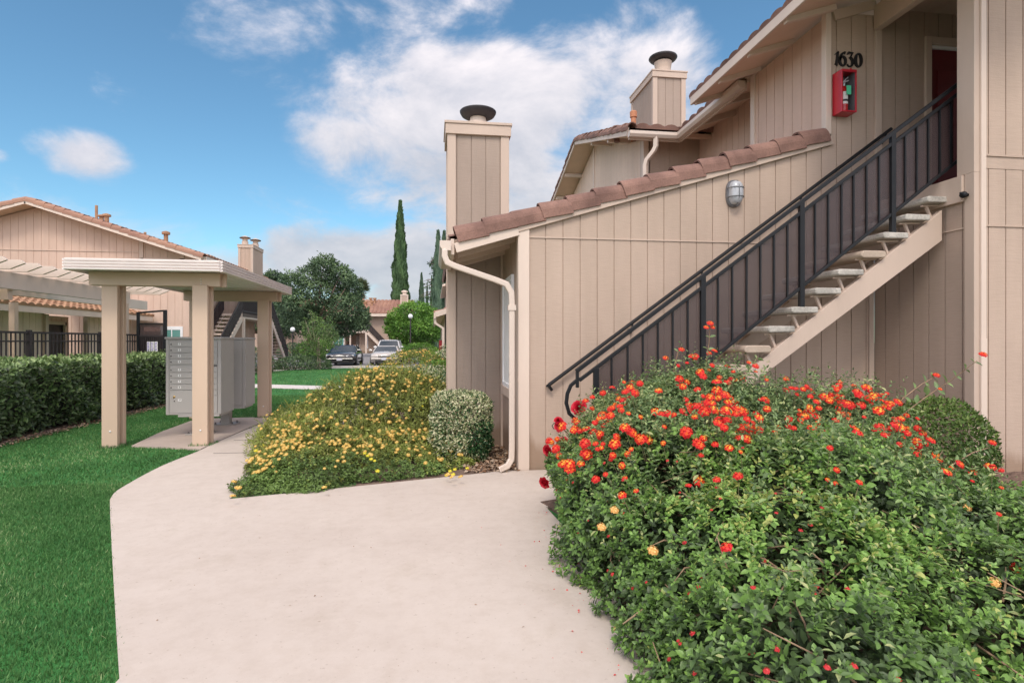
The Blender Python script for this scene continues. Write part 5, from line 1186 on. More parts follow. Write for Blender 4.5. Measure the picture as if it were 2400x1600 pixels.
# ============================================================ CARS
def car(label, paint, loc, rz, L=4.7, Wd=1.82, H=1.36, suv=False, grille='dark', cat='car', bar=False):
    C = thing('parked_car' if not suv else 'parked_van', label, cat, loc, 'cars parked along the kerb', rz)
    hw = Wd/2; w = MB(); hood = .80 if not suv else .98; belt = .90 if not suv else 1.05
    st = [(-L/2, .74, .42, .62), (-L/2+.08, .88, .25, hood-.08), (-L/2+.35, .97, .18, hood), (-L/2+1.15, 1.0, .16, belt-.02), (0, 1.0, .16, belt), (L/2-1.0, 1.0, .16, belt), (L/2-.3, .96, .2, belt-.02), (L/2-.05, .86, .3, belt-.1), (L/2, .8, .42, belt-.25)]
    for x, k, zl, zt in st:
        a = hw*k
        w.v += [(x, -a*.92, zl), (x, -a, zl+.14), (x, -a, zl+(zt-zl)*.62), (x, -a*.93, zt-.05), (x, -a*.72, zt), (x, 0, zt+.03), (x, a*.72, zt), (x, a*.93, zt-.05), (x, a, zl+(zt-zl)*.62), (x, a, zl+.14), (x, a*.92, zl)]
    n = 11
    for i in range(len(st)-1):
        for k in range(n): w.f.append((i*n+k, i*n+(k+1) % n, (i+1)*n+(k+1) % n, (i+1)*n+k))
    w.f.append(tuple(range(n-1, -1, -1))); w.f.append(tuple(range((len(st)-1)*n, len(st)*n)))
    b = w.build('body', M[paint], C, smooth=True, local=True)
    # greenhouse
    xs = (-L/2+1.2, -L/2+1.95, L/2-1.35, L/2-.55) if not suv else (-L/2+1.0, -L/2+1.6, L/2-.5, L/2-.15)
    w = MB(); zb_, zt_ = belt-.05, H
    ring = [(xs[0], hw*.86, zb_), (xs[1], hw*.68, zt_-.03), (xs[2], hw*.68, zt_-.03), (xs[3], hw*.84, zb_)]
    for x, a, z in ring: w.v += [(x, -a, z), (x, a, z)]
    w.f += [(0, 1, 3, 2), (2, 3, 5, 4), (4, 5, 7, 6), (0, 2, 4, 6), (1, 7, 5, 3)]
    w.build('windows', M['carglass'], C, local=True)
    w = MB(); w.prism([(xs[1]-.06, -hw*.69, zt_-.05), (xs[2]+.06, -hw*.69, zt_-.05), (xs[2]-.08, -hw*.6, zt_+.02), (xs[1]+.1, -hw*.6, zt_+.02)], (0, 0, .001)) if False else None
    w = MB(); o = [(xs[1]-.05, .70), (xs[2]+.05, .70)]
    w.v += [(xs[1]-.05, -hw*.70, zt_-.06), (xs[2]+.05, -hw*.70, zt_-.06), (xs[2]+.05, hw*.70, zt_-.06), (xs[1]-.05, hw*.70, zt_-.06), (xs[1]+.15, -hw*.58, zt_+.02), (xs[2]-.15, -hw*.58, zt_+.02), (xs[2]-.15, hw*.58, zt_+.02), (xs[1]+.15, hw*.58, zt_+.02)]
    w.f += [(0,3,2,1),(4,5,6,7),(0,1,5,4),(1,2,6,5),(2,3,7,6),(3,0,4,7)]; w.build('roof', M[paint], C, smooth=False, local=True, bevel=.03)
    for s in (-1, 1):
        w = MB(); w.bar((xs[0], s*hw*.865, zb_), (xs[1], s*hw*.69, zt_-.03), .07, .05); w.bar((xs[3], s*hw*.85, zb_), (xs[2], s*hw*.69, zt_-.03), .09, .06)
        xm = (xs[1]+xs[2])/2; w.bar((xm, s*hw*.87, zb_), (xm, s*hw*.69, zt_-.03), .08, .03, (1, 0, 0)); w.bar((xs[1], s*hw*.69, zt_-.03), (xs[2], s*hw*.69, zt_-.03), .06, .05)
        w.build('window_pillars', M[paint], C, local=True)
    for x in (-L/2+.9, L/2-.95):
        for s in (-1, 1):
            w = MB(); c = (x, s*(hw-.10), .33); w.lathe([(.26, -.10), (.325, -.08), (.335, 0), (.325, .08), (.26, .10)], (x, s*(hw-.08), .33), 24, 'y'); t = w.build('wheel', M['tyre'], C, smooth=True, local=True)
            w = MB(); w.lathe([(.02, .0), (.21, .0), (.22, .02), (.18, .03), (.05, .03)], (x, s*(hw+.015), .33), 20, 'y'); r = w.build('rim', M['rim'], t, local=True)
            w = MB(); w.lathe([(.38, -.005), (.38, .012)], (x, s*(hw-.01), .36), 24, 'y'); w.build('wheel_arch', M['grille'], C, local=True)
    xf = -L/2
    for s in (-1, 1):
        w = MB(); y0 = s*hw*.46; y1 = s*hw*.90
        w.prism([(xf+.05, y0, hood-.24), (xf+.16, y1, hood-.22), (xf+.22, y1, hood-.08), (xf+.08, y0, hood-.14)], (-.07, 0, .02)); w.build('headlight', M['headlamp'], C, local=True, bevel=.015)
        w = MB(); w.box(xs[0]+.05, s*(hw-.04), belt-.02, xs[0]+.20, s*(hw+.16), belt+.12); w.build('mirror', M[paint], C, local=True, bevel=.03)
    w = MB(); w.prism([(xf+.0, -hw*.40, hood-.26), (xf+.0, hw*.40, hood-.26), (xf+.05, hw*.42, hood-.13), (xf+.05, -hw*.42, hood-.13)], (-.03, 0, 0)); w.build('grille', M['grille'], C, local=True, bevel=.01)
    w = MB(); w.box(xf-.03, -hw*.62, .22, xf+.06, hw*.62, .34); w.build('lower_intake', M['grille'], C, local=True, bevel=.02)
    w = MB(); w.box(xf-.05, -hw*.88, .38, xf+.08, hw*.88, .50); w.build('bumper', M[paint], C, local=True, bevel=.03)
    w = MB(); w.box(xf-.07, -.16, .36, xf-.05, .16, .52); w.build('licence_plate', M['plate'], C, local=True)
    if bar: 
        w = MB(); w.box(-.2, -.45, H+.01, .2, .45, H+.07); w.build('roof_sign_bar', M['trim2'], C, local=True, bevel=.02)
    return C
car('glossy black saloon parked nose-in beside the silver saloon', 'carblack', (G(795, 858)[0], 35.7+2.35, -.02), R(90), H=1.27)
car('champagne silver saloon parked nose-in behind the yellow flowers', 'carsilver', (G(897, 857)[0]+.05, 36.3+2.35, -.02), R(90), H=1.22)
car('white van with dark windscreen parked behind the silver saloon', 'carwhite', (-3.35, 45.5, -.02), R(90), Wd=1.9, H=1.62, suv=True, cat='van')

# ============================================================ TREES
def tree(name, label, base, trunk_h, trunk_r, clumps, leafsize, n, m, cat='tree', bark='bark', group=None, limbs=8, wr=.55, tint0=.5, T=None, stems=1, jit=.9):
    T_ = thing(name, label, cat, (base[0], base[1], 0), group)
    E = np.array(clumps, float)
    for s in range(stems):
        w = MB(); bx, by = base[0]+(s-(stems-1)/2)*trunk_r*4, base[1]
        c = E[:, :3].mean(0); top = Vector((c[0], c[1], c[2]))
        p0 = Vector((bx, by, -.1)); p3 = Vector((bx+(c[0]-bx)*.4, by+(c[1]-by)*.4, trunk_h))
        w.tube([p0, p0.lerp(p3, .12), p0.lerp(p3, .5)+Vector((trunk_r*.4, 0, 0)), p3, p3.lerp(top, .6)], [trunk_r*1.5, trunk_r*1.1, trunk_r*.9, trunk_r*.75, trunk_r*.35], 10)
        r_ = random.Random(int(base[0]*100)+s)
        for k in range(limbs):
            e = E[r_.randrange(len(E))]; a = p0.lerp(p3, r_.uniform(.55, 1.0)); q = Vector(e[:3])
            mid_ = a.lerp(q, .5)+Vector((0, 0, -abs(q.z-a.z)*.1)); w.tube([a, mid_, q], [trunk_r*.45, trunk_r*.28, trunk_r*.08], 7)
        w.build('trunk', M[bark], T_, smooth=True)
    P, Nn = sample(clumps, n, zmin=.05, f=6.0/max(.5, E[:, 3].mean()), a=.17*E[:, 3].mean(), keep=.75)
    P = P-Nn*rng.exponential(.10*E[:, 3].mean(), n)[:, None]
    ti = tint0+(lf(P, 2.2/max(.5, E[:, 3].mean()), base[0])-.5)*.7+.16*Nn[:, 2]
    npmesh('crown', scatter(P, Nn, leafsize, wr, T, up=.1, jit=jit, tint=ti, tj=.2), M[m], T_)
    return T_
def blob_clumps(cx, cy, cz, rx, ry, rz, n, rr, seed=1):
    r = random.Random(seed); out = []
    for i in range(n):
        th = r.uniform(0, 2*math.pi); ph = math.acos(r.uniform(-1, 1)); k = r.uniform(.5, .98)
        x = cx+rx*k*math.sin(ph)*math.cos(th); y = cy+ry*k*math.sin(ph)*math.sin(th); z = cz+rz*k*math.cos(ph); s = rr*r.uniform(.7, 1.3)
        out.append((x, y, z, s, s, s*r.uniform(.7, .95)))
    return out
# big dark tree
bt = G(712, 832); k_ = 55.0
def at(px, py, v): u, z = PV(px, py, v); return (u, v, z)
vT = 57.0
cl = []
for px, py, r in ((760, 640, 1.6), (725, 655, 1.5), (790, 650, 1.5), (700, 680, 1.7), (740, 690, 2.0), (780, 690, 1.9), (815, 680, 1.5), (690, 715, 1.5), (725, 725, 1.7), (770, 730, 1.9), (810, 720, 1.7), (835, 735, 1.3), (760, 618, 1.0), (672, 690, 1.0), (825, 690, 1.1), (840, 755, 1.1), (690, 750, 1.2), (730, 765, 1.4), (770, 770, 1.5), (805, 765, 1.3), (745, 625, 1.0), (678, 655, .9), (800, 640, .9), (820, 660, .8), (850, 742, .7), (775, 612, .6)):
    u, v, z = at(px, py, vT+rng.uniform(-1.5, 1.5)); cl.append((u, v, z, r*.95, r*.95, r*.8))
tree('shade_tree', 'large dark green shade tree behind the black saloon', (PV(712, 800, vT)[0], vT), 3.4, .34, cl, .24, 30000, 'leaf_dark', limbs=16, wr=.5, tint0=.42)
cl = [at(px, py, 64+i)+(r, r, r*.85) for i, (px, py, r) in enumerate(((640, 740, 1.8), (625, 720, 1.5), (660, 755, 2.0), (645, 770, 1.6), (618, 755, 1.5), (655, 705, 1.2), (670, 735, 1.6)))]
tree('shade_tree', 'dark tree half hidden behind the shelter roof corner, left of the big shade tree', (PV(650, 800, 66)[0], 66), 2.5, .25, cl, .3, 7000, 'leaf_dark', wr=.5, tint0=.35)
cl = [at(px, py, 70)+(r, r, r*.7) for px, py, r in ((640, 648, .9), (632, 654, .8), (652, 652, .7))]
tree('shade_tree', 'treetop of reddish dark leaves peeping over the shelter roof', (PV(640, 800, 70)[0], 70), 6, .2, cl, .3, 1400, 'leaf_dark', wr=.5, tint0=.2)
# round bright tree
vR = 60.0; cl = []
for px, py, r in ((965, 735, 1.6), (935, 745, 1.3), (1000, 745, 1.5), (955, 765, 1.8), (985, 765, 1.8), (1012, 765, 1.3), (925, 770, 1.2), (940, 788, 1.2), (970, 792, 1.4), (1005, 785, 1.3), (920, 752, .8), (985, 725, 1.0), (1020, 750, 1.0), (950, 728, .9), (1022, 780, .8)):
    u, v, z = at(px, py, vR+rng.uniform(-1, 1)); cl.append((u, v, z, r*.85, r*.85, r*.72))
tree('round_tree', 'rounded bright green tree behind the globe lamp post', (PV(968, 800, vR)[0], vR), 2.0, .20, cl, .20, 20000, 'leaf_bright', wr=.6, tint0=.5)
# small young tree
vY = 31.5; cl = []
for px, py, r in ((742, 755, .38), (725, 775, .40), (760, 775, .42), (745, 790, .50), (775, 785, .38), (720, 800, .35), (760, 805, .48), (785, 800, .36), (740, 815, .36), (712, 760, .16), (735, 738, .20), (728, 728, .1), (780, 762, .14), (750, 825, .3), (715, 748, .1), (772, 748, .12)):
    u, v, z = at(px, py, vY+rng.uniform(-.4, .4)); cl.append((u, v, z, r, r, r*.85))
tree('young_tree', 'small young tree with thin pale twin stems on the far lawn edge', (PV(747, 800, vY)[0], vY), 1.0, .035, cl, .085, 4200, 'leaf_young', bark='bark_pale', wr=.5, tint0=.42, stems=2, limbs=8)
def cypress(label, px, top, bottom, v, width, m='leaf_cyp', n=9000, group='tall cypress trees', seed=0, tip=.0):
    u, zt = PV(px, top, v); wd = width/F*v/ray(px, 700)[1]/2
    C = thing('cypress_tree', label, 'tree', (u, v, 0), group)
    w = MB(); w.tube([(u, v, -.1), (u, v, zt*.5), (u, v, zt*.9)], [wd*.22, wd*.15, .03], 8); w.build('trunk', M['bark'], C, smooth=True)
    t = rng.random(n)**.8; z = .6+t*(zt-.6); r0 = wd*np.where(t < .25, .75+t, 1.0-np.clip((t-.25)/.75, 0, 1)**1.7)*(1+.10*np.sin(z*1.7+seed)+.07*np.sin(z*4.1+seed*2)); a = rng.uniform(0, 6.283, n)
    r0 = r0*(1+.10*np.sin(a*3+z*.9+seed)+.08*np.sin(a*5-z*1.6)); rad = r0*(1-rng.exponential(.10, n).clip(0, .8))
    P = np.stack([u+rad*np.cos(a)+tip*t**3, v+rad*np.sin(a), z], 1); Nn = np.stack([np.cos(a), np.sin(a), 0*a+.2], 1)
    ax = norm(Nn*.22+rng.normal(size=(n, 3))*.14+np.array([0, 0, 1])); ti = .5+.25*np.sin(a*4+z*1.1)+.1*np.sin(z*3+a)+rng.normal(0, .15, n)
    LL = wd*.42*rng.uniform(.6, 1.3, n)+.12
    npmesh('crown', inst(T_LEAF, P, ax, Nn, LL, LL*.38, np.clip(ti, 0, 1)), M[m], C); return C
cypress('tallest dark cypress rising behind the tiled far roof', 938, 478, 800, 88, 36, n=14000)
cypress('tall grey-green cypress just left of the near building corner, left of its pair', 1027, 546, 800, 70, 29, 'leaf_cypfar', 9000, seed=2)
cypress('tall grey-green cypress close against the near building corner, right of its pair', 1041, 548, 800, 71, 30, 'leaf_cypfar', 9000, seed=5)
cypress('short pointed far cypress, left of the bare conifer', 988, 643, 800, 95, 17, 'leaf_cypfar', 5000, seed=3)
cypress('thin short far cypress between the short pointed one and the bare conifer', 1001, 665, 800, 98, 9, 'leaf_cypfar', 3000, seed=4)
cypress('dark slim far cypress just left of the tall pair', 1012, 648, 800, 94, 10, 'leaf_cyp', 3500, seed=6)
# sparse bare conifer
u, zt = PV(1022, 598, 80); BC = thing('bare_conifer', 'sparse conifer with drooping bare branches beside the tall cypress pair', 'tree', (u, 80, 0))
w = MB(); w.tube([(u, 80, 0), (u+.1, 80, zt*.6), (u, 80, zt)], [.25, .15, .03], 7)
r_ = random.Random(4); tw = []
for k in range(70):
    z = r_.uniform(.35, .98)*zt; a = r_.uniform(0, 6.28); l = (1.15-z/zt)*5.0*r_.uniform(.5, 1); 
    q = (u+math.cos(a)*l, 80+math.sin(a)*l, z-l*.25+.2); w.tube([(u, 80, z), (u+math.cos(a)*l*.6, 80+math.sin(a)*l*.6, z+l*.05), q], [.06, .045, .015], 5)
    for j in range(14): t = r_.uniform(.35, 1); tw.append((u+math.cos(a)*l*t, 80+math.sin(a)*l*t, z-l*.25*t*t-.1))
w.build('trunk', M['bark'], BC); tw = np.array(tw); npmesh('needles', scatter(tw, rng.normal(size=tw.shape), .45, .3, T_QUAD, up=-.4, tint=.2), M['leaf_cyp'], BC)
# palm
vP = 98; u, zp = PV(838, 676, vP); PM = thing('palm_tree', 'fan palm top rising behind the big shade tree', 'tree', (u, vP, 0))
w = MB(); w.tube([(u, vP, 0), (u+.2, vP, zp*.6), (u, vP, zp-1.0)], [.3, .25, .28], 10); w.build('trunk', M['bark_pale'], PM, smooth=True)
n = 1300; D = norm(rng.normal(size=(n, 3))+np.array([0, 0, .25])); P = np.array([u, vP, zp])+D*rng.uniform(.6, 1.3, n)[:, None]
hub = norm(rng.normal(size=(34, 3))+np.array([0, 0, .35])); k = rng.integers(0, 34, n); B0 = np.array([u, vP, zp])+hub[k]*1.1; ax = norm(hub[k]+rng.normal(size=(n, 3))*.42)
npmesh('fronds', inst(T_QUAD, B0, ax, norm(rng.normal(size=(n, 3))), rng.uniform(.7, 1.3, n), np.full(n, .12), rng.uniform(.1, .9, n)), M['leaf_palm'], PM)
m_ = 500; D = norm(rng.normal(size=(m_, 3))*np.array([.5, .5, .3])+np.array([0, 0, -1])); npmesh('dead_skirt', inst(T_QUAD, np.array([u, vP, zp-.5])+D*np.array([.4, .4, .3]), D, norm(rng.normal(size=(m_, 3))), rng.uniform(1.0, 2.0, m_), np.full(m_, .15), rng.uniform(.3, .9, m_)), M['deadleaf'], PM)
# far tree line
for i, (px, py, v, r, h, lab) in enumerate(((965, 760, 110, 6, 0, 'far grey-green tree mass right of the far chimney, low on the skyline'), (1010, 770, 105, 5, 0, 'far dark tree behind the round tree, beside the short cypresses'))):
    u, z = PV(px, 770, v); tree('background_tree', lab, (u, v), 2, .3, [(u, v, z*.6, r*.6, r*.6, z*.42), (u+r*.5, v, z*.5, r*.5, r*.5, z*.4), (u-r*.5, v+1, z*.5, r*.5, r*.5, z*.45)], .4, 4000, 'leaf_dark', tint0=.5)

def lamp(label, px, py, v, r=.2):
    u, z = PV(px, py, v); Lm = thing('street_lamp', label, 'lamp', (u, v, 0), 'globe lamp posts')
    w = MB(); w.lathe([(.12, 0), (.12, .25), (.06, .3), (.05, z-r-.1), (.09, z-r-.05), (.09, z-r)], (u, v, 0), 12); w.build('pole', M['dkbrown'], Lm)
    w = MB(); w.lathe([(r*math.cos(R(a)), r*math.sin(R(a))) for a in range(-75, 90, 15)]+[(.01, r)], (u, v, z), 20); w.build('globe', M['lampglobe'] if 'lampglobe' in M else M['globe'], Lm, smooth=True)
lamp('globe lamp on dark pole before the rounded bright tree', 962, 741, 52, .21)
lamp('globe lamp in front of the low pinkish roof left of the big tree', 686, 772, 50, .2)
# ============================================================ FAR AND MID SHRUBS
def shrub(name, label, ells, n, L, m, wr=.5, tint0=.5, T=None, group=None, cat='shrub', up=.25, jit=.8, twigs=0, depth=.05, tj=.22, a=.05, f=5.0, twm='twig'):
    E = np.array(ells, float); c = E[:, :2].mean(0)
    S = thing(name, label, cat, (c[0], c[1], 0), group)
    P, Nn = sample(ells, n, f=f, a=a); P = P-Nn*(rng.exponential(depth, n)-.02)[:, None]; P[:, 2] = np.maximum(P[:, 2], .03)
    ti = tint0+(lf(P, 3.0/max(.4, E[:, 3].mean()), c[0])-.5)*.5+.12*Nn[:, 2]
    npmesh('foliage', scatter(P, Nn, L, wr, T, up=up, jit=jit, tint=ti, tj=tj), M[m], S)
    w = MB(); r_ = random.Random(int(abs(c[0])*100))
    for k in range(max(7, twigs)):
        e = E[r_.randrange(len(E))]; d = Vector((r_.uniform(-1, 1)*e[3], r_.uniform(-1, 1)*e[4], r_.uniform(.3, 1)*e[5]))*.85
        w.tube([(e[0], e[1], 0), (e[0]+d.x*.4, e[1]+d.y*.4, d.z*.6), (e[0]+d.x, e[1]+d.y, e[2]+d.z*.9)], [.014, .01, .004], 5)
    w.build('stems', M[twm], S); return S
def S_at(px, py, v): u, z = PV(px, py, v); return u
far_shrubs = [('grey-green rounded shrub at the foot of the far stairs, right of the shelter', [(-8.75, 28.0, .55, 1.0, 1.1, .8), (-9.5, 28.6, .6, 1.0, 1.2, .95), (-8.1, 28.4, .35, .7, .8, .55)], 'leaf_grey', .30),
       ('yellow-green young shrub against the grey-green shrub by the far stairs', [(-8.55, 26.9, .4, .45, .4, .42)], 'leaf_bright', .45),
       ('low dark shrub between the grey-green shrub and the young tree', [(-7.2, 31.5, .2, 1.0, .8, .5), (-6.4, 32.0, .2, .9, .7, .45)], 'leaf_dark', .45),
       ('small dark shrub peeping between mailbox and shelter post', [(-9.2, 24.4, .25, .5, .6, .55)], 'leaf_dark', .55)]
for lab, e, m, t in far_shrubs: shrub('shrub', lab, e, 4200, .10, m, tint0=t, group='shrubs at the far lawn edge')
for lab, px, v, r, h, m in (('trimmed dark green shrub under the rounded tree', 930, 56, 1.3, 1.2, 'leaf_bright'), ('low bright hedge beyond the yellow shrub', 985, 40, 1.4, 1.35, 'leaf_bright'), ('far green shrub behind the young tree, beside the big tree trunk', 735, 50, 1.6, 1.5, 'leaf_bright'), ('dark shrub left of the big tree trunk', 690, 50, 1.4, 1.3, 'leaf_dark'), ('pale yellow-green shrub between the young tree and the black saloon', 757, 52, .9, 1.6, 'leaf_bright'), ('dark low shrub behind the black saloon on the left', 775, 60, 1.5, 1.2, 'leaf_dark')):
    u = S_at(px, 800, v); shrub('shrub', lab, [(u, v, h*.4, r, r*.8, h*.6)], 2600, .14, m, tint0=.4)

# yellow and variegated shrubs along the building, beyond the mound
def temps(kind, k=5):
    if kind == 'red': return [flower_template(1.0*x, .026, 17, i) for i, x in enumerate((.62, .8, .95, 1.1, .5))]
    if kind == 'gold': return [flower_template(.9, .022, 13, 10+i) for i in range(4)]
    if kind == 'lemon': return [flower_template(.9, .020, 12, 20+i) for i in range(3)]
TG = temps('gold'); TL = temps('lemon'); TR = temps('red')
y2 = [(-.50, 15.6, .55, .85, .9, .72), (-.05, 15.2, .4, .7, .8, .62), (-.85, 15.0, .3, .6, .7, .5)]
s = shrub('lantana_bush', 'farther golden lantana bush below the edge-on block, beyond the big mound', y2, 7000, .055, 'leaf_yellow', tint0=.45)
P, Nn = sample(y2, 420); ok = Nn[:, 2] > -.1; add_flowers(s, P[ok]+Nn[ok]*.02, Nn[ok]+[0, 0, .6], TG, M['petal_gold'], 'flower_head', 40, rng.uniform(.9, 1.5, ok.sum()))
shrub('variegated_shrub', 'loose cream-leaved shrub between the mound and the farther lantana', [(-.35, 13.0, .35, .6, .7, .58), (.1, 12.6, .4, .45, .6, .5)], 5200, .055, 'leaf_varieg', tint0=.34, group='cream-leaved shrubs along the building')
shrub('variegated_shrub', 'rounded cream-leaved shrub just left of the chimney base trim', [(-.02, 10.7, .42, .42, .62, .52), (.02, 10.1, .35, .32, .4, .45)], 6000, .05, 'leaf_varieg', tint0=.42, group='cream-leaved shrubs along the building')
shrub('variegated_shrub', 'farthest tall cream-leaved shrub against the edge-on block', [(.42, 16.0, .7, .42, .7, .66)], 3200, .06, 'leaf_varieg', tint0=.36, group='cream-leaved shrubs along the building')
shrub('shrub', 'deep green leafy shrub between the farther lantana and the edge-on block', [(.15, 14.2, .4, .4, .6, .55)], 2200, .07, 'leaf_bright', tint0=.4)
shrub('shrub', 'clipped yellow-green shrub far along the row past the lantana', [(.1, 22.5, .5, .6, .9, .7)], 2600, .07, 'leaf_bright', tint0=.7)

# clipped cube of variegated leaves by the downspout
def cube_shrub():
    x0, x1, y0, y1, h = .02, .68, 6.86, 7.5, .86; n = 19000
    S = thing('variegated_shrub', 'clipped block of cream and green leaves beside the downspout', 'shrub', ((x0+x1)/2, (y0+y1)/2, 0), 'cream-leaved shrubs along the building')
    c = np.array([(x0+x1)/2, (y0+y1)/2, h*.47]); r = np.array([(x1-x0)/2, (y1-y0)/2, h*.53])
    d = norm(rng.normal(size=(n, 3))); k = 1/((np.abs(d)**5).sum(1)**(1/5)); P = c+d*k[:, None]*r; Nn = norm(np.sign(d)*np.abs(d)**3/r)
    P += Nn*lump(P, 9, .03)[:, None]; P -= Nn*(rng.exponential(.025, n)-.012)[:, None]; P[:, :2] = c[:2]+(P[:, :2]-c[:2])*(1-.12*np.clip(.35-P[:, 2], 0, 1)[:, None]*2)
    P = P[P[:, 2] > .05]; Nn = norm(P-c)
    g = np.sin((P[:, 0]-x0)*7+.6)*np.cos(P[:, 2]*6.5+1.0); ti = .56-.42*np.clip(g*1.3+(.28-P[:, 2])*1.6+(P[:, 0]-.38)*1.3, 0, 1)
    npmesh('foliage', scatter(P, Nn, .036, .42, T_LEAF, up=.2, jit=.8, tint=ti, tj=.24), M['leaf_varieg'], S)
    w = MB(); r_ = random.Random(2)
    for k in range(10): w.tube([(c[0]+r_.uniform(-.08, .08), c[1]+r_.uniform(-.08, .08), 0), (c[0]+r_.uniform(-.25, .25), c[1]+r_.uniform(-.25, .25), r_.uniform(.4, .7))], [.012, .005], 5)
    w.build('stems', M['twig'], S)
cube_shrub()
# green boxwood near the corner post
s = shrub('boxwood_shrub', 'round green boxwood in front of the cream corner post', [(4.62, 4.70, .50, .50, .42, .46), (4.5, 4.6, .3, .45, .4, .36)], 11000, .036, 'leaf_box', T=T_LEAF, tint0=.45, wr=.45, a=.02, f=9)

# ============================================================ GOLDEN LANTANA MOUND
ym = [(-.66, 8.9, .42, .75, .9, .70), (-.62, 8.9, .30, .95, 1.15, .74), (-.95, 9.4, .25, 1.05, 1.3, .72), (-.25, 8.2, .15, .75, .8, .66), (-1.35, 8.6, .10, .85, 1.3, .58), (-1.75, 8.0, .0, .62, 1.2, .42), (-2.15, 9.6, .05, .45, 1.5, .36),
      (-.45, 10.4, .25, .8, 1.0, .66), (-1.1, 7.5, .0, 1.0, .8, .48)]
YB = thing('lantana_bush', 'large golden-flowered lantana mound between walk and building', 'bush', (-.9, 8.6, 0))
n = 7200; P, Nn = sample(ym, n, zmin=.04, f=4.0, a=.07, keep=.9); P -= Nn*(rng.exponential(.07, n)-.03)[:, None]
D = norm(Nn*.9+rng.normal(size=(n, 3))*.35+np.array([0, 0, .45])); ti = .45+(lf(P, 2.4, 1)-.5)*.6
npmesh('foliage', shoots(P, D, 7, .050, .016, .42, ti, .2), M['leaf_yellow'], YB)
m_ = 11000; P, Nn = sample(ym, m_, zmin=.03, f=4.0, a=.07, keep=.9); P -= Nn*rng.uniform(-.04, .16, m_)[:, None]
ax = norm(Nn+rng.normal(size=(m_, 3))*.6+np.array([0, 0, .5])); npmesh('dry_twigs', inst(T_BLADE, P, ax, rng.normal(size=(m_, 3)), rng.uniform(.05, .16, m_), np.full(m_, .005), rng.uniform(.3, 1, m_)), M['leaf_yellow'], YB)
P, Nn = sample(ym, 1900, zmin=.12, f=4.0, a=.07, keep=.92); ok = (rng.random(len(P)) < np.clip((norm(np.array([[0, 0, EYE]])-P)*Nn).sum(1)*2.2, .3, 1)) & (np.sin(P[:, 0]*5+P[:, 1]*2.2)+np.sin(P[:, 1]*4.1+P[:, 2]*6)+rng.normal(0, .8, len(P)) > -.35)
P = P[ok]; Nn = Nn[ok]; add_flowers(YB, P+Nn*rng.uniform(.01, .07, (len(P), 1)), Nn+[0, -.7, .45]+rng.normal(size=P.shape)*.25, TG, M['petal_gold'], 'flower_head', 95, rng.uniform(.65, 1.2, len(P)))

gl = [(-1.4, 7.7, 0, .8, .6, .38), (-.6, 7.8, 0, .9, .5, .42), (-1.68, 6.15, -.04, .34, .42, .22), (-1.45, 6.1, -.04, .5, .34, .22), (-.75, 6.75, -.02, 1.0, .62, .30), (-1.35, 6.5, -.02, .62, .75, .30), (.0, 7.0, -.03, .55, .45, .22), (-1.7, 7.2, -.03, .45, .8, .32), (-1.2, 7.0, 0, .9, .5, .32), (-.3, 7.4, 0, .7, .55, .34)]
GL = thing('lantana_groundcover', 'low dense lantana carpet with orange blooms at the bend of the walk', 'groundcover', (-.9, 6.8, 0))
n = 8200; P, Nn = sample(gl, n, zmin=.03, f=8, a=.035, keep=.9); P -= Nn*(rng.exponential(.03, n)-.015)[:, None]
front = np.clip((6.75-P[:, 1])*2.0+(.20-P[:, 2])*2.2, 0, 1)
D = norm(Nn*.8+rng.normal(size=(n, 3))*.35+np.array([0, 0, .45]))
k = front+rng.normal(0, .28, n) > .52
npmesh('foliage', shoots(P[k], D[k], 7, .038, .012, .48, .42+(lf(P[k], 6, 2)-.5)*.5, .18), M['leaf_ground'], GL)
npmesh('yellow_foliage', shoots(P[~k], D[~k], 7, .040, .012, .42, .50+(lf(P[~k], 6, 2)-.5)*.5, .2), M['leaf_yellow'], GL)  # yellow-green leaves behind the greener front edge
P, Nn = sample(gl, 1500, zmin=.10, f=8, a=.035); fr = (6.62-P[:, 1])+(.12-P[:, 2])*2; ok = (rng.random(len(P)) < .6) & (Nn[:, 2] > .1) & ((fr+rng.normal(0, .12, len(P)) < .05) | (rng.random(len(P)) < .30)) & (np.sin(P[:, 0]*6)+np.sin(P[:, 1]*9+P[:, 0]*3)+rng.normal(0, .7, len(P)) > -.3)
P = P[ok]; Nn = Nn[ok]; add_flowers(GL, P+Nn*.02+[0, 0, .012], Nn+[0, -.8, .7]+rng.normal(size=P.shape)*.25, TG, M['petal_gold'], 'flower_head', 95, rng.uniform(.65, 1.2, len(P)))
yp = np.array([(*G(px, py, .12)[:2], .0) for px, py in ((1255-700, 1140), (545, 1160), (548, 1130), (560, 1150), (1050, 1112), (1060, 1120), (1080, 1113), (760, 1140))]); yp[:, 2] = .10+rng.uniform(0, .05, len(yp))
add_flowers(GL, yp, np.tile([0, 0, 1.0], (len(yp), 1))+rng.normal(size=yp.shape)*.3, TG[:1], M['petal_gold'], 'flower_head', 20, np.full(len(yp), 1.2))
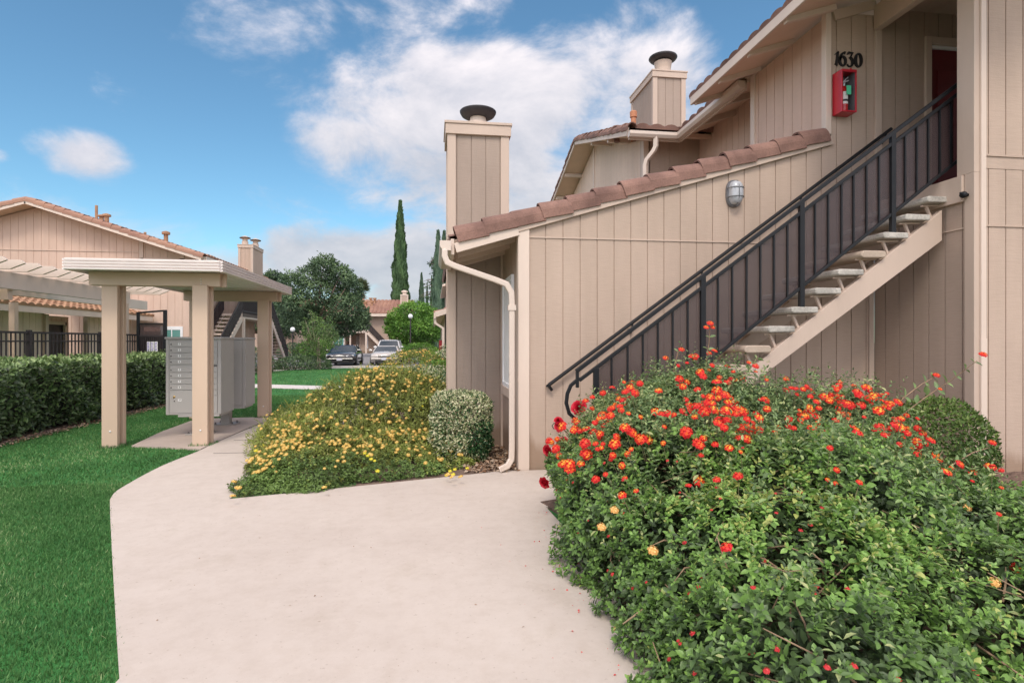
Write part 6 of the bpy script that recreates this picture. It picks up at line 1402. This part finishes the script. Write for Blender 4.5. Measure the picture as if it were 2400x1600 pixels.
# lemon blooms scattered in the bed
pts = []
for px, py, zz_ in ((990, 955, .62), (1000, 948, .6), (985, 962, .55), (1012, 968, .45), (1015, 975, .4), (870, 1080, .24), (862, 1072, .25), (878, 1084, .22), (885, 1108, .12), (855, 1066, .26), (613, 1028, .22), (622, 1034, .2), (616, 1048, .2), (600, 1060, .2), (660, 985, .3), (668, 978, .3), (640, 1008, .3), (652, 1000, .3), (1055, 1108, .09), (1062, 1116, .08), (1066, 1104, .1), (1046, 1118, .07), (1095, 1101, .08)):
    x, y = G(px, py, zz_); pts.append((x, y, zz_+.02))
pts = np.array(pts); add_flowers(GL, pts, np.tile([0, -.4, 1.0], (len(pts), 1)), TL, M['petal_lemon'], 'lemon_flower', 30, rng.uniform(.9, 1.3, len(pts)))

# ============================================================ RED LANTANA BUSH (foreground)
rb = [(2.25, 4.45, .58, .55, .42, .66), (2.35, 4.25, .42, 1.25, .85, .72), (1.75, 3.75, .35, .80, 1.0, .68), (3.05, 4.15, .36, .95, .8, .66), (1.55, 4.55, .38, .62, .62, .60), (2.25, 3.2, .25, 1.1, .9, .68), (1.65, 2.75, .15, .72, .85, .60),
      (3.2, 3.0, .10, 1.0, .95, .50), (2.35, 2.35, .05, 1.1, .75, .52), (3.6, 3.4, .0, .7, .8, .46), (3.4, 2.3, .04, 1.15, .85, .56), (1.5, 2.0, .05, .66, .7, .48), (1.28, 2.9, .1, .42, .7, .42), (1.35, 3.7, .12, .45, .8, .45), (1.26, 2.35, .02, .44, .6, .42), (1.22, 1.8, .0, .42, .6, .38), (2.4, 1.6, .0, .9, .6, .36)]
RB_ = thing('lantana_bush', 'huge foreground lantana bush with red and orange flower clusters', 'bush', (2.4, 3.3, 0))
def in_view(P, mg=250):
    x = P[:, 0]; y = P[:, 1]; d = x*sa+y*ca; rx = (x*ca-y*sa)/np.maximum(d, .05); rz = (P[:, 2]-EYE)/np.maximum(d, .05)
    return 1200+rx*F, 800-rz*F, d
def keepvis(P, *o):
    return P
n = 20000; P, Nn = sample(rb, n, zmin=.05, f=3.3, a=.085, keep=.95)
dep = rng.exponential(.065, n)-.045; P -= Nn*dep[:, None]; PD0 = dep
gap = np.sin(P[:, 0]*7.3+P[:, 2]*5)*np.sin(P[:, 1]*6.1-P[:, 2]*4)+.5*np.sin(P[:, 0]*15+P[:, 1]*13)+rng.normal(0, .35, n); gk = (gap > -.62) | (P[:, 2] > .8); P = P[gk]; Nn = Nn[gk]; n = len(P); PD0 = PD0[gk]
D = norm(Nn*.75+rng.normal(size=(n, 3))*.4+np.array([0, 0, .5]))
top = np.clip((P[:, 2]-.62)*2.2+(P[:, 1]-3.3)*.5+rng.normal(0, .2, n), 0, 1); k = top > .72
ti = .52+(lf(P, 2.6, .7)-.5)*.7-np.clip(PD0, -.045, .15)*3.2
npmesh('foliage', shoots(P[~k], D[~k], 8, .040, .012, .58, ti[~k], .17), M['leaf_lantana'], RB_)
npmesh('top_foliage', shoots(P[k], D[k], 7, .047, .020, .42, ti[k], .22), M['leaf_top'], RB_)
# leggy shoots standing out of the mass
m_ = 2000; Q, Qn = sample(rb, m_*2, zmin=.25, f=3.3, a=.085, keep=.97); kk = (Q[:, 2]+rng.normal(0, .15, 2*m_) > .62)[:2*m_]; Q = Q[kk][:m_]; Qn = Qn[kk][:m_]; m_ = len(Q)
DD = norm(Qn*np.array([.3, .5, .7])+rng.normal(size=(m_, 3))*.4+np.array([0, 0, .8])); Q = Q+DD*(rng.uniform(.03, .14, (m_, 1))+np.minimum(rng.exponential(.035, (m_, 1)), .10))*(1+.35*(Q[:, 1:2] > 3.6)*(Q[:, 0:1] > 1.6))
npmesh('leggy_shoots', shoots(Q, DD, 9, .040, .034, .42, None, .2), M['leaf_top'], RB_)
# older leaves deeper in, tint also darkened for shade in the gaps
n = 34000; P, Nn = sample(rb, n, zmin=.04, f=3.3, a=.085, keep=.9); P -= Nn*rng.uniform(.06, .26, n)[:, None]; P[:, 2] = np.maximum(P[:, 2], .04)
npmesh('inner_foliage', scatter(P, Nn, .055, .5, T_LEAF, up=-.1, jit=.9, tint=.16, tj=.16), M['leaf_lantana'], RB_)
# branches
w = MB(); r_ = random.Random(8)
for k in range(60):
    e = rb[r_.randrange(len(rb))]; a = r_.uniform(0, 6.28); q = Vector((e[0]+math.cos(a)*e[3]*.95, e[1]+math.sin(a)*e[4]*.95, max(.1, e[2]+e[5]*r_.uniform(-.1, .75)))); p = Vector((2.5+r_.uniform(-.8, .8), 3.3+r_.uniform(-.8, .8), .05))
    w.tube([p, p.lerp(q, .4)+Vector((0, 0, .1)), p.lerp(q, .75)+Vector((r_.uniform(-.08, .08), r_.uniform(-.08, .08), .06)), q], [.014, .010, .007, .003], 6)
w.build('branches', M['twig'], RB_, smooth=True)
# bare woody stems showing on the clipped near side
n = 240; P, Nn = sample(rb, n*3, zmin=.1, f=3.3, a=.075); ok = (P[:, 1] < 3.2); P = P[ok][:n]; Nn = Nn[ok][:n]; w = MB()
for p, q in zip(P, Nn):
    d = Vector(np.cross(q, rng.normal(size=3))).normalized()*r_.uniform(.05, .22); a = Vector(p)-Vector(q)*.05; b = a+d+Vector(q)*r_.uniform(-.02, .05)
    w.tube([a-d*.6-Vector(q)*.08, a, b], [.0045, .0035, .002], 5)
w.build('clipped_stems', M['twig'], RB_, kind='stuff')
# flower clusters: thick along the crest, sparse lower down
P, Nn = sample(rb, 7500, zmin=.3, f=3.3, a=.075, keep=.97)
sx_, sy_, dd = in_view(P)
pr = np.clip((P[:, 2]-.40)*2.2, 0, 1)*np.clip((P[:, 1]-2.5+np.clip(P[:, 0]-2.4, 0, 1)*.6)*.65, .0, .62)
vd_ = norm(np.array([[0, 0, EYE]])-P); pr = np.maximum(pr, .03*(P[:, 2] > .45)*(P[:, 1] > 2.2))*np.clip((vd_*Nn).sum(1)*2.2, .12, 1.25)
cl_ = np.sin(P[:, 0]*6.3+P[:, 1]*3.1)*np.sin(P[:, 1]*7.7-P[:, 0]*2.4); pr = pr*np.clip(.75+cl_*.75, .2, 1.3)
pr = np.maximum(pr, .9*(np.abs(sx_-1380) < 130)*(sy_ > 930)*(sy_ < 1080)*.22)
ok = (rng.random(len(P)) < pr*(.26+.26*(P[:, 1] < 3.9))) & (Nn[:, 2] > .0); P1 = P[ok]; N1 = Nn[ok]
ok2 = (~ok) & (rng.random(len(P)) < .007) & (P[:, 1] > 2.9); P1 = np.concatenate([P1, P[ok2]]); N1 = np.concatenate([N1, Nn[ok2]])
h = rng.uniform(.02, .10, len(P1))+rng.exponential(.035, len(P1)); P1 = P1+N1*.03+np.stack([0*h, 0*h, h], 1)
add_flowers(RB_, P1, N1*.5+[-.1, -.7, .8]+rng.normal(size=P1.shape)*.3, TR, M['petal_red'], 'flower_head', 97, rng.choice([.6, .8, 1.0, 1.25, 1.4], len(P1), p=[.2, .25, .25, .2, .1])*np.where(P1[:, 1] < 3.0, .75, 1))
# flower stalks
w = MB()
for p, nn in zip(P1, N1): w.tube([Vector(p)-Vector(nn)*.08-Vector((0, 0, .08)), Vector(p)-Vector((0, 0, .004))], [.0022, .0018], 4)
w.build('flower_stalks', M['twig_green'], RB_, kind='stuff')
# small red buds on the walk side
P, Nn = sample(rb, 5000, zmin=.1, f=3.3, a=.075); sx_, sy_, dd = in_view(P); ok = (P[:, 0] < 1.75) & (P[:, 1] < 4.2) & (rng.random(len(P)) < .11); P = P[ok]; Nn = Nn[ok]
BT = [flower_template(.5, .010, 7, 40+i) for i in range(3)]
add_flowers(RB_, P+Nn*.035, Nn+[0, 0, .3], BT, M['berry'], 'flower_bud', 60, rng.uniform(.7, 1.3, len(P)))
P = np.array([(*G(px, py, z), z) for px, py, z in ((1530, 1290, .62), (1985, 1045+210, .55), (2008, 1265, .53), (1410, 1235, .6), (1440, 1195, .65), (2265, 1190, .6), (2330, 1365, .5))])
add_flowers(RB_, P, np.tile([0, -.6, .8], (len(P), 1)), [flower_template(.9, .022, 14, 60)], M['petal_peach'], 'pale_flower', 20, np.ones(len(P)))
big = np.array([(*PV(2190, 1222, 2.75), )]); x, z = PV(2190, 1222, 2.7); x2, z2_ = PV(2385, 1332, 2.3)
add_flowers(RB_, np.array([(x, 2.7, z), (x2, 2.3, z2_)]), np.array([(-.2, -.8, .6), (-.4, -.7, .5)]), [flower_template(.9, .030, 22, 70)], M['petal_red'], 'flower_head', 5, np.array([1.05, .9]))
# long arching shoots that stand above the bush
def spray(pts, flowers, nl=10, L=.06):
    P3 = [Vector(p) for p in pts]; w = MB(); w.tube(P3, [.005, .0042, .0032, .0022][:len(P3)] if len(P3) <= 4 else [.005-.0035*i/(len(P3)-1) for i in range(len(P3))], 6); w.build('long_stem', M['twig'], RB_)
    n = nl*2; t = np.repeat(np.linspace(.12, .97, nl), 2); q = []; ax = []
    for i, tt in enumerate(t):
        f = tt*(len(P3)-1); j = min(int(f), len(P3)-2); p = P3[j].lerp(P3[j+1], f-j); d = (P3[j+1]-P3[j]).normalized(); s = d.cross(Vector((0, -1, .2))).normalized()*(1 if i % 2 else -1)
        q.append(p); ax.append(s+d*.5+Vector((random.Random(i).uniform(-.4, .4), random.Random(i+9).uniform(-.4, .4), -.15)))
    q = np.array(q); ax = np.array(ax); LL = L*rng.uniform(.6, 1.25, n)
    npmesh('spray_leaves', inst(T_LEAF, q, ax, np.tile([0, -.6, .8], (n, 1))+rng.normal(size=(n, 3))*.3, LL, LL*.48, rng.uniform(.4, .9, n)), M['leaf_top'], RB_)
    add_flowers(RB_, np.array([f[:3] for f in flowers]), np.tile([0, -.5, .9], (len(flowers), 1)), TR[1:3], M['petal_red'], 'flower_head', 9, np.array([f[3] for f in flowers]))
def W3(px, py, v): u, z = PV(px, py, v); return (u, v, z)
spray([W3(2090, 990, 4.1), W3(2170, 930, 4.05), W3(2230, 890, 4.0), W3(2290, 845, 3.9)], [W3(2303, 832, 3.88)+(1.15,)], 8, .075)
spray([W3(2060, 985, 4.0), W3(2120, 930, 4.0), W3(2160, 900, 4.0), W3(2190, 884, 4.0)], [W3(2194, 880, 3.98)+(1.0,), W3(2203, 912, 3.98)+(.6,)], 5, .07)
spray([W3(1650, 900, 4.6), W3(1655, 850, 4.6), W3(1662, 800, 4.6), W3(1664, 765, 4.6)], [W3(1664, 759, 4.58)+(1.15,), W3(1655, 768, 4.58)+(.9,), W3(1670, 768, 4.58)+(.8,), W3(1662, 829, 4.58)+(.9,)], 5, .055)
spray([W3(1575, 900, 4.6), W3(1580, 860, 4.6), W3(1590, 822, 4.6)], [W3(1597, 820, 4.58)+(1.0,), W3(1620, 836, 4.58)+(1.1,), W3(1560, 840, 4.58)+(1.0,)], 4, .05)
spray([W3(1880, 950, 4.5), W3(1900, 900, 4.5), W3(1912, 862, 4.5)], [W3(1900, 912, 4.5)+(.5,)], 5, .065)
spray([W3(1990, 960, 4.5), W3(2010, 920, 4.5), W3(2030, 885, 4.5)], [W3(2000, 905, 4.5)+(.9,), W3(1970, 895, 4.5)+(.8,)], 6, .055)
spray([W3(1730, 900, 4.7), W3(1760, 860, 4.7), W3(1775, 838, 4.7)], [W3(1755, 850, 4.68)+(.8,), W3(1790, 880, 4.68)+(.9,)], 4, .055)
spray([W3(2230, 1090, 3.8), W3(2280, 1060, 3.8), W3(2320, 1048, 3.8)], [W3(2325, 1038, 3.78)+(1.05,)], 6, .065)

# crimson roses at the foot of the stairs
RS = thing('rose_bush', 'small rose bush with crimson roses beside the red lantana, at the stair foot', 'bush', (1.35, 5.0, 0))
re_ = [(1.42, 4.95, .42, .26, .25, .42), (1.30, 4.9, .25, .20, .22, .28)]
P, Nn = sample(re_, 900, zmin=.1); npmesh('foliage', shoots(P, norm(Nn+[0, 0, .4]), 6, .045, .012, .6, None, .15), M['leaf_rose'], RS)
RT = [rose_template(.052, i) for i in range(3)]; rp = []; 
for px, py, v, s_ in ((1357, 956, 4.8, 1.15), (1313, 998, 4.8, .9), (1320, 1040, 4.75, 1.0), (1325, 1060, 4.7, .8), (1284, 1055, 4.75, .85), (1277, 1130, 4.6, .85), (1308, 985, 4.8, .6)): u, z = PV(px, py, v); rp.append((u, v, z, s_))
rp = np.array(rp); add_flowers(RS, rp[:, :3], np.array([(-.5, -.8, .5), (-.6, -.7, .4), (-.4, -.8, .3), (-.3, -.9, .1), (-.9, -.5, -.1), (-.8, -.6, -.3), (-.3, -.6, .7)]), RT, M['petal_rose'], 'rose', 9, rp[:, 3])
w = MB()
for p in rp: w.tube([(1.38, 4.95, .1), ((p[0]+1.38)/2+.02, (p[1]+4.95)/2, p[2]*.6+.15), (p[0], p[1], p[2])], [.007, .005, .003], 6)
w.build('stems', M['twig_green'], RS)
w = MB(); u, z = PV(1308, 1068, 4.9); w.lathe([(.05, -.05), (.075, .05), (.08, .06), (.06, .05)], (u+.02, 4.95, z), 16); tag(w.build('flower_pot', M['winwhite'], smooth=True), 'small white pot half hidden by the rose bush', 'pot')

# ============================================================ LITTER, CHIPS, GRASS
def chips(name, poly_fn, n, L, m, z0=.02, label='', cat='leaf litter', wr=.6):
    P = poly_fn(n); ax = rng.normal(size=(len(P), 3))*[1, 1, .25]; nor = rng.normal(size=(len(P), 3))*.35+[0, 0, 1]; LL = L*rng.uniform(.4, 1.3, len(P))
    o = npmesh(name, inst(T_LEAF, P, ax, nor, LL, LL*wr, rng.random(len(P))), M[m], kind='stuff'); o['label'] = label; o['category'] = cat; return o
chips('bark_chips', lambda n: np.stack([rng.uniform(4.4, 7.6, n), rng.uniform(3.2, 5.12, n), .05+rng.uniform(0, .05, n)], 1), 9000, .035, 'chips', label='reddish bark chips on the bed by the right wall', cat='mulch', wr=.5)
def bedp(n):
    P = np.stack([rng.uniform(.35, .97, n), rng.uniform(6.35, 7.9, n), rng.uniform(.015, .05, n)], 1); return P[(P[:, 1] > 6.42)]
chips('leaf_litter', bedp, 900, .06, 'deadleaf', label='dry brown leaves in the corner by the downspout')
chips('leaf_litter', lambda n: np.stack([rng.uniform(-6.35, -6.02, n), rng.uniform(7, 16.4, n), rng.uniform(.012, .03, n)], 1), 1600, .045, 'deadleaf', label='dry leaves along the soil strip under the hedge')
def walkp(n):
    a = np.stack([1.0-np.abs(rng.normal(0, .22, n)), rng.uniform(1.9, 4.9, n), np.full(n, .026)], 1); return a
chips('fallen_petals', walkp, 110, .012, 'berry', label='tiny fallen red petals on the walk beside the bush', cat='petals', wr=.8)
chips('leaf_litter', lambda n: np.stack([rng.uniform(-1.6, .8, n), rng.uniform(2.2, 6.2, n), np.full(n, .026)], 1), 60, .014, 'deadleaf', label='few tiny dry crumbs scattered on the pale walk', wr=.4)

def poly_contains(poly, X, Y):
    c = np.zeros(len(X), bool); n = len(poly)
    for i in range(n):
        x0, y0 = poly[i]; x1, y1 = poly[(i+1) % n]
        cond = ((y0 > Y) != (y1 > Y)); xi = (x1-x0)*(Y-y0)/((y1-y0) if y1 != y0 else 1e-9)+x0; c ^= cond & (X < xi)
    return c
WP = left+pl+far+right
PP = [G(308, 1048), G(380, 1014), G(447, 989), G(500, 983), G(642, 979), (-2.98, 12.0), G(585, 1004), G(500, 1042), G(470, 1056), (-3.7, 8.55)]
CRP = [(x, y) for x, y in cross]+[(x, y+1.35) for x, y in cross[::-1]]
def grass(n, y0, y1, h, wd, x0, x1, lab=None):
    Y = y0+(y1-y0)*rng.random(n)**.8 if y0 < 6 else rng.uniform(y0, y1, n); X = rng.uniform(x0, x1, n)
    Xj = X+rng.normal(0, .014, n); Yj = Y+rng.normal(0, .014, n)
    ok = ~poly_contains(WP, Xj, Yj) & ~poly_contains(PP, X, Y) & ~poly_contains(CRP, X, Y)
    P = np.stack([X, Y, np.zeros(n)], 1); sx, sy, d = in_view(P); ok &= (sx > -1100) & (d > .8)
    P = P[ok]; n = len(P); d = d[ok]
    lean = rng.normal(size=(n, 3))*.38+np.array([.08*1, .0, 1]); lean[:, 2] = 1; ti = .47+.2*np.sin(P[:, 0]*2.1+np.sin(P[:, 1]*1.3)*1.5)*np.sin(P[:, 1]*.9+.6)+.13*np.sin(P[:, 1]*3.7+P[:, 0]*2)*np.sin(P[:, 0]*4.1)+rng.normal(0, .24, n)
    hh = h*rng.uniform(.5, 1.25, n)
    return inst(T_BLADE, P, lean, rng.normal(size=(n, 3))*[1, 1, .1], hh, wd*rng.uniform(.7, 1.3, n), np.clip(ti, 0, 1))
gd = [grass(250000, 1.2, 6.5, .032, .0055, -6.3, -.8), grass(110000, 6.0, 16.5, .034, .010, -6.2, -1.6), grass(45000, 12.5, 32.5, .036, .02, -13, 0)]
o = npmesh('grass', join(gd), M['grass'], kind='stuff'); o['label'] = 'short mown bright green grass of the lawn'; o['category'] = 'grass'
# longer tufts round the feet of the shelter posts
m_ = 2600; c = np.array([(-4.6, 8.68), (-3.38, 8.60), (-3.38, 11.62), (-4.62, 11.62)])[rng.integers(0, 4, m_)]; P = np.stack([c[:, 0]+rng.uniform(-.05, .26, m_), c[:, 1]+rng.uniform(-.06, .3, m_), np.zeros(m_)], 1)
o = npmesh('grass', inst(T_BLADE, P, rng.normal(size=(m_, 3))*.3+[0, 0, 1], rng.normal(size=(m_, 3)), rng.uniform(.03, .075, m_), np.full(m_, .006), rng.random(m_)*.8), M['grass'], kind='stuff'); o['label'] = 'longer grass tufts round the feet of the shelter posts'; o['category'] = 'grass'
